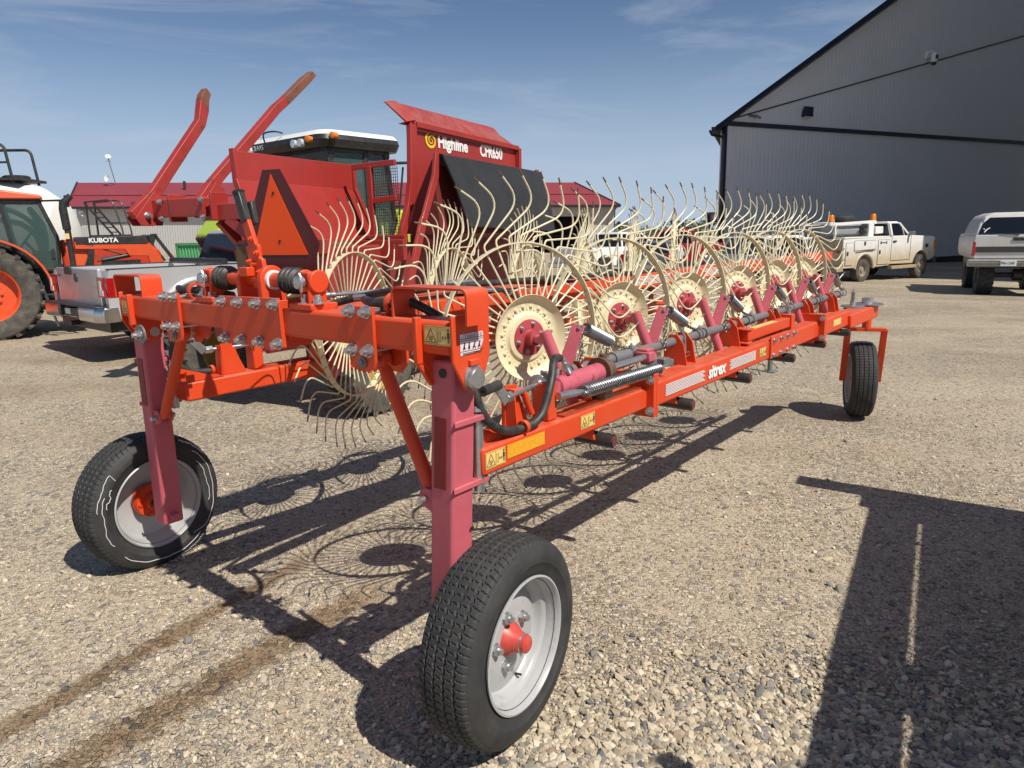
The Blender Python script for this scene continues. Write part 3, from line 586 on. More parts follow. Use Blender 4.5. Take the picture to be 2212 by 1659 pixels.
        # inner hub flange
        h = MB(); h.lathe([(.0, -.03*sg), (.075, -.03*sg), (.078, -.022*sg), (.078, .012*sg), (0, .012*sg)], ax=(0, 1, 0), n=36); h.lathe([(.042, -.03*sg), (.040, -.07*sg), (.026, -.072*sg), (.022, -.06*sg), (0, -.06*sg)], ax=(0, 1, 0), n=24)
        for k in range(5): a2 = 1.2+k*1.2566; h.tube([(.062*math.cos(a2), -.03*sg, .062*math.sin(a2)), (.062*math.cos(a2), -.037*sg, .062*math.sin(a2))], .0085, 12)
        h.build('hub_flange', ORANGE, o)
        for k in range(5):
            a2 = .55+k*1.2566
            n1 = nut(o, (.080*math.cos(a2), .025*sg, .080*math.sin(a2)), (0, sg, 0), 1.05)
        vl = MB(); a2 = -1.25; vl.tube([(.168*math.cos(a2), -.018*sg, .168*math.sin(a2)), (.160*math.cos(a2), .012*sg, .160*math.sin(a2)), (.156*math.cos(a2), .034*sg, .156*math.sin(a2))], .0036, 7); vl.build('valve', BLACKP, o)
        return o
    wR = road_wheel(-.02, -.078, .339, .10, 1, REDHUB, 0); wR.scale = (.981, .95, .981)
    wL = road_wheel(-.10, 2.000, .335, .09, -1, REDHUB, 0, .4)
    wC = road_wheel(4.90, .060, .265, .36, 1, REDHUB, 0, .9)
    for (p, q, par) in (((-.12, 0, .33), (-.06, -.10, .335), lgR), ((-.115, 1.77, .33), (-.10, 2.0, .335), lgL)):
        g = MB(); g.cyl(p, q, .022, 14); g.build('stub_axle', BLACKP, par)
    g = MB(); g.cyl((-.116, 1.70, .32), (-.116, 1.735, .32), .018, 18); g.build('axle_end', PINK, lgL)
    # chalk marks on the left tyre (inner wall)
    ck = MB()
    def chalk(rad, a0, a1, wob, n=26):
        return [(r*math.cos(a), -.0995, r*math.sin(a)) for a, r in [(a0+(a1-a0)*i/n, rad+wob*math.sin(i*.35)+wob*.35*math.sin(i*1.1)) for i in range(n+1)]]
    def flip(pts): return [(-x, -y, z) for x, y, z in pts]
    for pts in (chalk(.272, 2.3, 3.9, .004), chalk(.245, 2.5, 3.4, .004), chalk(.27, 4.0, 5.5, .004), chalk(.262, -.5, .4, .005), chalk(.285, .15, .75, .003), chalk(.243, .2, .55, .006)): ck.tube([(x, .0975, z) for x, y, z in pts], .0017, 5)
    for p, q in (((.27*math.cos(3.9), .0975, .27*math.sin(3.9)), (.245*math.cos(4.1), .0975, .245*math.sin(4.1))), ((.285*math.cos(.75), .0975, .285*math.sin(.75)), (.25*math.cos(.72), .0975, .25*math.sin(.72)))): ck.tube([p, q], .0017, 5)
    for k in range(46):
        a = 2.0+k*.021 if k < 26 else 4.0+(k-26)*.03; r0 = .300+random.uniform(-.002, .002); ck.tube([(r0*math.cos(a), .0925, r0*math.sin(a)), ((r0-.007)*math.cos(a+.012), .0955, (r0-.007)*math.sin(a+.012))], random.uniform(.0012, .0026), 4)
    ck.build('chalk_mark', mat('chalk', (.62, .62, .62), .9, var=.3, vs=150), wL)
    # ---- booms
    BT, BB, BW = .932, .845, .053
    def boom(vc, sg):
        """sg=+1: outer face towards -y"""
        def Y(d): return vc+sg*d
        g = MB(); g.b2((-.055, Y(-BW), BB), (.93, Y(BW), BT-.004)); g.b2((.93, Y(-BW-.002), BB-.008), (2.28, Y(BW+.002), BT+.004)); g.b2((2.28, Y(-BW+.004), BB-.006), (3.2, Y(BW-.004), BT+.006)); g.b2((3.2, Y(-BW), BB-.012), (3.9, Y(BW), BT+.008)); g.b2((3.88, Y(-.075), BB-.03), (4.72, Y(.07), BT-.02))
        bo = g.build('boom', ORANGE, root, bevel=.009)
        for (u, zz) in ((.925, .905), (3.2, .92)):
            f = MB(); f.b2((u-.018, Y(-.085), .815), (u+.002, Y(.085), .985)); f.b2((u+.004, Y(-.085), .815), (u+.02, Y(.085), .985)); fl = f.build('flange', ORANGE, bo, bevel=.002)
            for z in (.84, .96): nut(fl, (u-.019, Y(-.07), z), (-1, 0, 0), .9); nut(fl, (u+.021, Y(-.07), z), (1, 0, 0), .8)
        f = MB(); f.b2((2.27, Y(-BW-.012), .838), (2.68, Y(-BW-.002), .957)); sp = f.build('splice_plate', ORANGE, bo, bevel=.003)
        for i in range(4):
            for z in (.935, .855): nut(sp, (2.31+i*.11, Y(-BW-.013), z), (0, -sg, 0), .7)
        f = MB(); f.b2((2.05, Y(-.02), .958), (2.72, Y(.035), 1.012)); f.b2((2.02, Y(-.03), .945), (2.09, Y(.045), .955)); f.b2((2.02, Y(-.03), 1.014), (2.09, Y(.045), 1.024)); f.b2((2.70, Y(-.03), .945), (2.76, Y(.045), 1.03)); f.build('fold_bar', ORANGE, bo, bevel=.004)
        f = MB(); f.b2((2.15, Y(-.018), 1.0125), (2.5, Y(.02), 1.0135)); f.build('bar_sticker', YEL, bo)
        f = MB(); f.cyl((2.73, Y(.0), 1.02), (2.73, Y(0), 1.06), .012); f.tube([(2.73, Y(0), 1.06), (2.70, Y(0), 1.09), (2.62, Y(.0), 1.12)], .008, 8); f.build('latch_pin', CHROME, bo)
        # near end gussets
        f = MB(); f.prism([(-.05, .93), (.10, .93), (-.05, .985)], (0, Y(-.015), 0), D, UP, .006); f.build('gusset', ORANGE, bo)
        f = MB(); f.prism([(-.05, .93), (.12, .93), (-.05, .975)], (0, Y(.045), 0), D, UP, .006); f.build('gusset', ORANGE, bo)
        # cylinder
        f = MB(); f.prism([(Y(-.035)*1, .93), (Y(.03), .93), (Y(.03), 1.05), (Y(-.035), 1.055)][::sg], (.285, 0, 0), LEFT, UP, .05); f.build('cylinder_bracket', ORANGE, bo, bevel=.004)
        f = MB(); f.tube([(.335, Y(0), 1.022), (.37, Y(0), 1.022), (.375, Y(0), 1.022), (.70, Y(-.0), 1.03)], [.02, .02, .0345, .0345], 22); f.box((.345, Y(-.022), 1.02), (.04, .012, .05)); f.cyl((.42, Y(0), 1.045), (.42, Y(0), 1.075), .012); cy = f.build('cylinder', PINKRUST, bo)
        f = MB(); f.lathe([(.030, -.006), (.052, -.006), (.052, .006), (.030, .006)], (.645, Y(-.002), 1.030), D, 28, closed=True); f.cyl((.675, Y(0), 1.05), (.675, Y(0), 1.09), .014); f.lathe([(0, .07), (.035, .07), (.035, 0), (0, 0)][::-1], (.64, Y(0), 1.03), D, 20); f.build('cylinder_clamp', RUSTY, cy)
        f = MB(); f.prism([(Y(-.04)*1, .925), (Y(.02), .925), (Y(.01), .985), (Y(-.045), .985)][::sg], (.62, 0, 0), LEFT, UP, .05); f.build('clamp_foot', RUSTY, cy)
        f = MB(); f.cyl((.70, Y(0), 1.03), (1.0, Y(.005), 1.03), .0135, 16); f.build('piston_rod', CHROME, cy)
        f = MB(); f.b2((.99, Y(-.02), 1.012), (1.04, Y(.045), 1.05)); f.box((1.03, Y(.02), 1.055), (.06, .05, .012)); f.build('rod_eye', PINK, cy, bevel=.004)
        f = MB(); f.b2((1.05, Y(-.055), .985), (1.10, Y(.0), 1.02)); f.bar((1.0, Y(.02), 1.015), (1.12, Y(-.055), .995), .02, .03); f.build('rod_arm', GREYM, cy, bevel=.003)
        f = MB(); f.tube([(.43, Y(-.02), 1.06), (.43, Y(0), 1.095), (.425, Y(0), 1.105), (.40, Y(.0), 1.115)], .0095, 10); f.lathe([(0, 0), (.0145, 0), (.0145, .03), (0, .03)], (.43, Y(-.004), 1.066), UP, 8); f.build('hose_fitting', CHROME, cy)
        # big return spring: helix
        f = MB(); p, q = V((.445, Y(-.062), 1.002)), V((.985, Y(-.062), .992)); n = 38; pts = []
        for i in range(n*10+1):
            a = 2*math.pi*i/10; pts.append(p+(q-p)*(i/(n*10))+V((0, math.cos(a)*.0205*sg, math.sin(a)*.0205)))
        f.tube(pts, .0040, 6); f.build('spring', SPRINGM, bo)
        f = MB(); f.tube([(.32, Y(-.05), 1.008), (.40, Y(-.058), 1.005), (.45, Y(-.062), 1.002)], [.013, .013, .007], 10); f.build('spring_rod', CHROME, bo); f = MB(); f.cyl((.98, Y(-.062), .992), (1.08, Y(-.05), .993), .0055, 8); f.build('spring_rod', CHROME, bo)
        # crank
        f = MB(); f.prism([(.125, .93), (.245, .93), (.19, 1.05), (.185, 1.065), (.13, 1.07)], (0, Y(.02), 0), D, UP, .006); f.prism([(Y(-.03), .93), (Y(.03), .93), (Y(.03), 1.06), (Y(-.02), 1.06)][::sg], (.13, 0, 0), LEFT, UP, .006); f.tube(fillet([(.23, Y(-.01), .965), (.20, Y(-.0), 1.045), (.15, Y(.0), 1.048), (.13, Y(.0), 1.047)], .02), .011, 10); f.build('crank_bracket', ORANGE, bo)
        f = MB(); f.bar((.035, Y(-.03), 1.098), (.085, Y(-.03), 1.036), .034, .006, up=OUT); f.cyl((.09, Y(-.022), 1.044), (.30, Y(.015), 1.045), .0085, 10); f.tube([(.085, Y(-.022), 1.044), (.115, Y(-.018), 1.044)], .017, 6); f.tube([(.285, Y(.012), 1.045), (.295, Y(.014), 1.045), (.296, Y(.014), 1.045), (.30, Y(.016), 1.045)], [.016, .016, .032, .032], 16); ck_ = f.build('crank', CHROME, bo, bevel=.001)
        f = MB(); f.cyl((.040, Y(-.036), 1.094), (-.05, Y(-.055), 1.094), .0145, 14); f.lathe([(.005, 0), (.0152, 0), (.0152, .003), (.005, .003)], (-.05, Y(-.055), 1.094), (-1, -.2*sg, 0), 14); f.build('crank_grip', HOSE, ck_)
        # notched strip beside the cylinder
        f = MB(); f.b2((.36, Y(-.045), BT-.003), (.88, Y(.0), BT+.003)); f.build('notched_strip', mat('notched_strip', (.42, .05, .012), .5, var=.5, vs=40, dirt=.3), bo)
        # lift shaft with bracket pairs
        ys = Y(.075)
        f = MB(); f.cyl((.42, ys, 1.036), (4.17, ys, 1.036), .0205, 18)
        for u in (.56, .98, 1.05, 1.62, 1.70, 2.25, 2.33, 2.86, 2.93, 3.48, 3.56, 4.05): f.lathe([(0, 0), (.027, 0), (.027, .025), (0, .025)], (u, ys, 1.036), D, 18)
        f.lathe([(0, 0), (.027, 0), (.027, .2), (0, .2)], (.86, ys, 1.036), D, 18); shf = f.build('lift_shaft', GREYM, root)
        for u in (.60, 1.38, 2.0, 2.56, 3.19, 3.75):
            f = MB()
            for du in (0, .09): f.prism([(Y(-.0), .93), (Y(.115), .93), (Y(.115), 1.02), (Y(.09), 1.068), (Y(.05), 1.07), (Y(.02), 1.03)][::sg], (u+du, 0, 0), LEFT, UP, .008)
            f.build('shaft_bracket', ORANGE, root, bevel=.002)
        f = MB(); f.tube([(1.40, Y(.045), 1.10), (1.42, Y(.035), 1.06), (1.42, Y(.03), .985)], .006, 8); f.tube([(1.40, Y(.03), .985), (1.46, Y(.03), .985), (1.47, Y(.03), .97), (1.42, Y(.03), .965)], .002, 6); f.build('lock_pin', CHROME, root)
        return bo
    bR = boom(0., 1); bL = boom(1.66, -1)
    # markings of the right boom
    yo = -BW-.0012
    warning(bR, (-.048, yo, .864), D, UP, .09, .05); warning(bR, (.443, yo, .868), D, UP, .09, .048); warning(bR, (2.12, yo-.002, .868), D, UP, .10, .045)
    g = MB(); g.prism([(.05, .872), (.236, .872), (.236, .914), (.05, .914)], (0, yo, 0), D, UP, .0012); g.build('amber_reflector', AMBERR, bR)
    g = MB(); g.prism([(3.5, .872), (3.68, .872), (3.68, .914), (3.5, .914)], (0, yo, 0), D, UP, .0012); g.build('amber_reflector', YEL, bR)
    g = MB()
    for i in range(8):
        z = .868+i*.0062; g.b2((1.06, yo-.0045, z), (1.44-.012*(i % 3), yo-.0035, z+.003))
    g.build('stripe_lettering', WHITEI, bR); g = MB()
    for i in range(8): z = .868+i*.0062; g.b2((1.72+.010*(i % 3), yo-.0045, z), (2.06, yo-.0035, z+.003))
    g.build('stripe_lettering', WHITEI, bR)
    text('boom_lettering', 'sitrex', .078, (1.478, yo-.0045, .868), D, UP, WHITEI, bR, ext=.0006, bold=.0030, shear=.12, width=.20)
    # ---- drawbar running back between the booms
    g = MB(); g.b2((-.10, .77, 1.168), (2.2, .93, 1.268)); g.b2((2.2, .79, 1.172), (6.6, .91, 1.264)); g.b2((.35, .74, 1.262), (.8, .96, 1.279)); dbar = g.build('drawbar', ORANGE, root, bevel=.008)
    g = MB()
    for i in range(7): g.box((2.55, .788, 1.198+i*.008), (.5, .0008, .004))
    g.build('stripe_lettering', WHITEI, dbar); g = MB()
    for i in range(7): g.box((3.6, .788, 1.198+i*.008), (.5, .0008, .004))
    g.build('stripe_lettering', WHITEI, dbar); text('drawbar_lettering', 'sitrex', .085, (2.86, .788, 1.20), D, UP, WHITEI, dbar, ext=.0006, bold=.002)
    g = MB()
    for v in (.60, 1.05): g.bar((-.05, v, 1.25), (2.0, .85+(v-.82)*.2, 1.235), .06, .05)
    g.build('drawbar_stay', ORANGE, root, bevel=.004)
    g = MB(); g.cyl((.0, .66, 1.36-.03), (.25, .64, 1.33), .007); g.tube([(-.02, .67, 1.33), (.02, .66, 1.33)], .010, 10); g.build('tie_rod', CHROME, root)
    # ---- hoses
    def hose(pts, r=.0135, m=HOSE, n=8): g = MB(); g.tube(spline(pts, n), r, 10); return g.build('hose', m, root)
    hose([(.40, 0, 1.116), (.34, -.02, 1.12), (.28, -.05, 1.06), (.215, -.055, .965), (.12, -.045, .945), (.02, -.05, .97), (-.045, -.045, 1.03), (-.062, -.02, 1.12), (-.06, .05, 1.18), (-.05, .1, 1.2)], .0135)
    g = MB(); g.lathe([(.015, -.007), (.021, -.007), (.021, .007), (.015, .007)], (.14, -.048, .948), (1, 0, .05), 18, closed=True); g.build('hose_ring', ORANGE, bR)
    hose([(-.10, .05, 1.30), (-.12, .14, 1.338), (-.15, .18, 1.336), (-.15, .27, 1.335), (-.10, .36, 1.335)], .013)
    hose([(-.10, 1.45, 1.30), (-.13, 1.42, 1.338), (-.15, 1.36, 1.338), (-.13, 1.22, 1.335), (-.12, 1.06, 1.325)], .013)
    hose([(-.05, .62, 1.30), (.0, .5, 1.33), (-.02, .33, 1.355), (-.08, .24, 1.35), (-.12, .21, 1.325)], .012)
    hose([(-.08, .60, 1.30), (.2, .68, 1.315), (.7, .72, 1.31), (1.5, .74, 1.30), (2.8, .82, 1.26), (4.2, .85, 1.23)], .012)
    hose([(.30, .84, 1.28), (.9, .76, 1.31), (1.9, .80, 1.25), (2.8, .86, 1.25)], .012)
    hose([(.7, .72, 1.28), (.95, .68, 1.27), (1.15, .70, 1.18), (1.3, .72, 1.08)], .015)
    for p, q in (((.08, .36, 1.345), (-.03, .50, 1.33)), ((.62, .74, 1.325), (.80, .72, 1.325)), ((.66, .69, 1.29), (.86, .66, 1.285))):
        g = MB(); p = V(p); q = V(q); g.tube([p, p.lerp(q, .3), p.lerp(q, .31), p.lerp(q, .7), p.lerp(q, .71), q], [.009, .009, .0125, .0125, .009, .009], 8); g.build('hose_coupling', CHROME, root)
    hose([(.40, 1.66, 1.116), (.3, 1.68, 1.10), (.2, 1.70, .965), (.1, 1.71, .945), (.0, 1.72, .97), (-.05, 1.71, 1.05), (-.05, 1.6, 1.18)], .0135)
    g = MB(); g.lathe([(.015, -.007), (.021, -.007), (.021, .007), (.015, .007)], (.12, 1.71, .948), (1, 0, .05), 18, closed=True); g.build('hose_ring', ORANGE, bL)
    # ---- castor fork
    ux, uy = math.cos(.36), math.sin(.36); cx_, cy_, zc_ = 4.90, .060, .265
    def cp_(l, ax, z): return (cx_+l*ux-ax*uy, cy_+l*uy+ax*ux, z)
    g = MB(); g.cyl(cp_(-.12, 0, .79), cp_(-.12, 0, .70), .035, 18); g.bar(cp_(-.12, -.145, .70), cp_(-.12, .145, .70), .06, .028)
    g.bar(cp_(-.115, -.135, .70), cp_(-.0, -.135, .245), .05, .018, up=(ux, uy, 0)); g.bar(cp_(-.115, .135, .70), cp_(-.0, .135, .245), .05, .018, up=(ux, uy, 0)); g.build('castor_fork', ORANGE, root, bevel=.003)
    g = MB(); g.cyl(cp_(0, -.15, .265), cp_(0, .15, .265), .019, 14); g.build('castor_axle', REDHUB, wC)
    wC.location = cp_(0, 0, .265)
    g = MB(); pv = V((4.62, -.01, .915)); g.lathe([(0, 0), (.11, 0), (.12, .006), (.11, .012), (.042, .014), (.042, .055), (.0, .055)], pv, UP, 28); pv2 = V((4.42, .05, .915)); g.lathe([(0, 0), (.085, 0), (.085, .01), (.02, .012), (.02, .04), (.016, .042)], pv2, UP, 24)
    for i in range(5): g.lathe([(.008, .04+i*.016), (.019, .045+i*.016), (.019, .051+i*.016), (.008, .056+i*.016)], pv2, UP, 14)
    g.cyl(pv2+V((0, 0, .04)), pv2+V((0, 0, .135)), .008, 8); g.build('castor_lock', CHROME, root)
    g = MB(); g.b2((4.35, -.02, .90), (4.6, .10, .912)); g.build('castor_plate', ORANGE, root, bevel=.002)
    # jack stand
    g = MB(); g.cyl((6.45, 1.33, 1.2), (6.45, 1.33, -.05), .028, 14); g.b2((6.38, 1.26, -.062), (6.52, 1.40, -.048)); g.bar((6.45, .85, 1.16), (6.45, 1.36, 1.16), .06, .05); g.build('jack_stand', mat('grey_green_steel', (.16, .18, .165), .5, var=.15), root)
    # ---- tine wheels
    RR, RT, RB1, RB2, RD = .340, .594, .358, .489, .156
    def tine_pts():
        def pc(r, a, z=0): a = R_(a); return V((r*math.sin(a), r*math.cos(a), z))
        return pc
    def tine_curve(side):
        pc = tine_pts()
        return fillet([pc(.10, 0, .030*side), pc(RR, 0, -.004*side), pc(RB1+.006, .2, -.006*side), pc(RB2, 25.5, -.004*side), pc(RT, 16.5, .004*side)], [.01, .012, .075], 6)
    tm = {}
    for side in (1, -1):
        g = MB(); c = tine_curve(side); g.tube(c, .0036, 7); tm[side] = g
        c2 = c[-2].lerp(c[-1], .62); g = MB(); g.tube(c[:-1]+[c2], .0036, 7); nf = len(g.f); g.cm = 1; g.tube([c2, c[-1]], [.0036, .0030], 7); tm[side] = g
    wheel_proto = {}
    stuff = MB()
    def rake_wheel(u, v, z, ang, side, phase, individual, row):
        p = V((math.cos(ang), math.sin(ang), 0)); nrm = p.cross(V(UP))
        Mx = Matrix((p, V(UP), nrm)).transposed().to_4x4(); Mx.translation = V((u, v, z))
        if side not in wheel_proto:
            g = MB(); g.lathe([(RR-.0035, -.014), (RR+.0005, -.014), (RR+.0025, .016), (RR-.0015, .016)], n=96, closed=True); ring = g.build('rake_wheel', CREAM, root)
            d = MB(); s = side
            prof = [(.0, .030), (.072, .030), (.084, .028), (.090, .020), (.097, .018), (.128, .020), (.138, .026), (RD, .046), (RD+.001, .044), (.139, .020), (.128, .014), (.09, .014), (0, .024)]
            d.lathe([(r, h*s+.012*s) for r, h in prof], n=64)
            for k in range(20):
                a = 2*math.pi*(k+.5)/20; q = V((.113*math.cos(a), .113*math.sin(a), .030*s)); d.hexnut(q, (0, 0, s), .0075, .005, .55)
            dk = d.build('hub_disc', CREAM, ring)
            h = MB(); h.lathe([(0, .060*s), (.022, .060*s), (.024, .056*s), (.030, .050*s), (.066, .046*s), (.067, .040*s)], n=36); h.lathe([(.026, .05*s), (.026, .085*s), (.018, .087*s), (.016, .075*s), (0, .075*s)], n=20)
            hb = h.build('hub', mat('pink_red_hub', (.44, .055, .065), .5, var=.2, vs=25, dirt=.35, dirtcol=(.16, .02, .018)), ring)
            for k in range(6):
                a = 2*math.pi*(k+.25)/6; h = MB(); q = V((.052*math.cos(a), .052*math.sin(a), .047*s)); h.hexnut(q, (0, 0, s), .0078, .008, .6); h.build('hub_nut', CHROME, ring)
            wheel_proto[side] = ring; r = ring
        else:
            r = copy_tree(wheel_proto[side], root)
            for ch in list(r.children):
                if ch.name.split('.')[0] == 'tine': 
                    bpy.data.objects.remove(ch)
        r.matrix_local = Mx
        for k in range(40):
            a = -(k+phase)*math.pi*2/40
            if individual and k in individual:
                if ('t', side) not in wheel_proto: t_ = tm[side].build('tine', [TINEM, WORN], r); wheel_proto[('t', side)] = t_
                else: t_ = wheel_proto[('t', side)].copy(); COL.objects.link(t_); t_.parent = r
                t_.matrix_local = Matrix.Rotation(a+random.uniform(-.012, .012), 4, 'Z')
            else:
                MR = Mx @ Matrix.Rotation(a+random.uniform(-.016, .016), 4, 'Z') @ Matrix.Rotation(random.uniform(-.02, .02), 4, 'Y')
                stuff.add(tm[side].v, tm[side].f, MR); stuff.m[-len(tm[side].f):] = tm[side].m
        return r
    UR = [.565, 1.216, 1.881, 2.560, 3.17, 3.766]; ULs = [.69, 1.36, 2.02, 2.70, 3.38, 4.06]
    for i, u in enumerate(ULs): rake_wheel(u, 1.38, 1.11+.0*i, R_(22), -1, .3*i, None if i else set(range(0, 40, 2)), 'L')
    for i, u in enumerate(UR): rake_wheel(u, .28, 1.148+.004*i, R_(-17), 1, .37*i+.1, set(range(40)) if i < 2 else None, 'R')
    # arms, levers, tension springs and chains
    def chain(par, p, q, sag=.03, n=None):
        p = V(p); q = V(q); ln = (q-p).length; n = n or max(4, int(ln/.0145)); g = MB()
        for i in range(n):
            t0, t1 = i/n, (i+1)/n; a = p.lerp(q, t0); b = p.lerp(q, t1); a.z -= sag*4*t0*(1-t0); b.z -= sag*4*t1*(1-t1); c = (a+b)/2; d = (b-a).normalized(); wv = d.cross(V((0, 0, 1)) if abs(d.z) < .9 else V((1, 0, 0))).normalized()
            if i % 2: wv = d.cross(wv)
            l_ = (b-a).length*.78; rr = .0062
            g.tube([c-d*l_+wv*0, c-d*l_*.6+wv*rr, c+d*l_*.6+wv*rr, c+d*l_, c+d*l_*.6-wv*rr, c-d*l_*.6-wv*rr, c-d*l_], .0021, 5)
        return g.build('chain', CHAINM, par)
    for row, us, vc, sg in (('R', UR, 0., 1), ('L', ULs, 1.66, -1)):
        for i, u in enumerate(us):
            def Y(d): return vc+sg*d
            zc2 = 1.148+.004*i if sg > 0 else 1.11
            ang = R_(-17) if sg > 0 else R_(22); p = V((math.cos(ang), math.sin(ang), 0)); nrm = p.cross(V(UP))*sg
            hubp = V((u, Y(.28), zc2)); el = hubp+nrm*.155
            sh = V((u+.03, Y(.02), .80)) if sg > 0 else V((u+.06, Y(.02), .80))
            g = MB(); g.cyl(hubp+nrm*.06, el+nrm*.012, .0165, 16); d_ = (sh-el).normalized(); g.cyl(el-d_*.03, sh, .0215, 18); g.lathe([(0, .0), (.019, 0), (.019, .006), (0, .006)], el-d_*.03, -d_, 16)
            arm = g.build('wheel_arm', PINK, root)
            f = MB(); f.cyl((sh.x, Y(.06), .80), (sh.x+.01, Y(-.085), .795), .026, 16); f.build('arm_pivot', BLACKP, arm); f = MB(); f.cyl((sh.x+.01, Y(-.083), .795), (sh.x+.0105, Y(-.092), .7945), .0185, 14); f.build('pivot_cap', mat('dull_red_cap', (.14, .04, .038), .6, var=.2), arm)
            f = MB(); f.prism([(Y(-.03), .80), (Y(.05), .80), (Y(.05), .845), (Y(-.02), .845)][::sg], (sh.x-.03, 0, 0), LEFT, UP, .012); f.build('pivot_bracket', ORANGE, root)
            lt = V((el.x+.075, Y(.055), 1.192)) ; lb = el.lerp(sh, .36)
            f = MB(); f.bar(lb, lt+(lt-lb).normalized()*.012, .010, .046, up=(0, .35*sg, 1)); f.build('lever_arm', PINK, arm, bevel=.003)
            f = MB(); f.lathe([(0, -.012), (.008, -.012), (.008, .012), (0, .012)], lt, (.3, sg, 0), 10); f.tube([lt+V((0, -.014*sg, .006)), lt+V((.02, -.02*sg, .0)), lt+V((.045, -.01*sg, -.012))], .0032, 6); f.tube([lt+V((0, -.014*sg, -.012)), lt+V((.02, -.02*sg, -.018)), lt+V((.045, -.01*sg, -.02))], .0032, 6); f.build('shackle', CHROME, arm)
            s0 = lt+V((.03, -.012*sg, -.008)); s1 = V((lt.x+.235, Y(.068), 1.112)); 
            g = MB(); n = 26; ax = (s1-s0).normalized(); e1 = ax.cross(V(UP)).normalized(); e2 = ax.cross(e1); pts = []
            for k in range(n*9+1): a = 2*math.pi*k/9; pts.append(s0+(s1-s0)*(k/(n*9))+(e1*math.cos(a)+e2*math.sin(a))*.0215)
            g.tube(pts, .0031 if i < 3 else .0034, 5 if i < 3 else 4); g.build('tension_spring', SPRINGM, arm)
            c1 = V((lt.x+.42, Y(.075), 1.062)); chain(arm, s1, c1, .012); chain(arm, lt+V((.0, -.012*sg, -.02)), lt+V((.005, -.01*sg, -.17)), 0); 
            if i < 4: chain(arm, s1+V((-.01, 0, -.015)), s1+V((-.02, 0, -.09)), 0)
            f = MB(); f.lathe([(.0215, -.006), (.0265, -.006), (.0265, .006), (.0215, .006)], V((c1.x, Y(.075), 1.036)), D, 16, closed=True); f.hexnut(V((c1.x, Y(.075), 1.062)), UP, .009, .01); f.build('shaft_clip', CHROME, arm)
    so = stuff.build('tine', [TINEM, WORN], root); so['kind'] = 'stuff'
    # dry grass caught on the second hub
    g = MB(); hp = V((UR[1], .20, 1.15)); rr = random.Random(3)
    for k in range(60):
        a = hp+V((rr.gauss(0, .022), rr.gauss(-.02, .02), rr.gauss(-.01, .03))); d = V((rr.gauss(0, 1), rr.gauss(-.3, .6), rr.gauss(0, .8))).normalized(); l_ = rr.uniform(.04, .15)
        g.tube([a, a+d*l_*.5+V((0, 0, rr.gauss(0, .012))), a+d*l_+V((0, 0, rr.gauss(-.01, .02)))], .0009, 3)
    gr = g.build('dry_grass', mat('dry_straw', (.36, .26, .13), .8), root)
    return root
RAKE = build_rake()

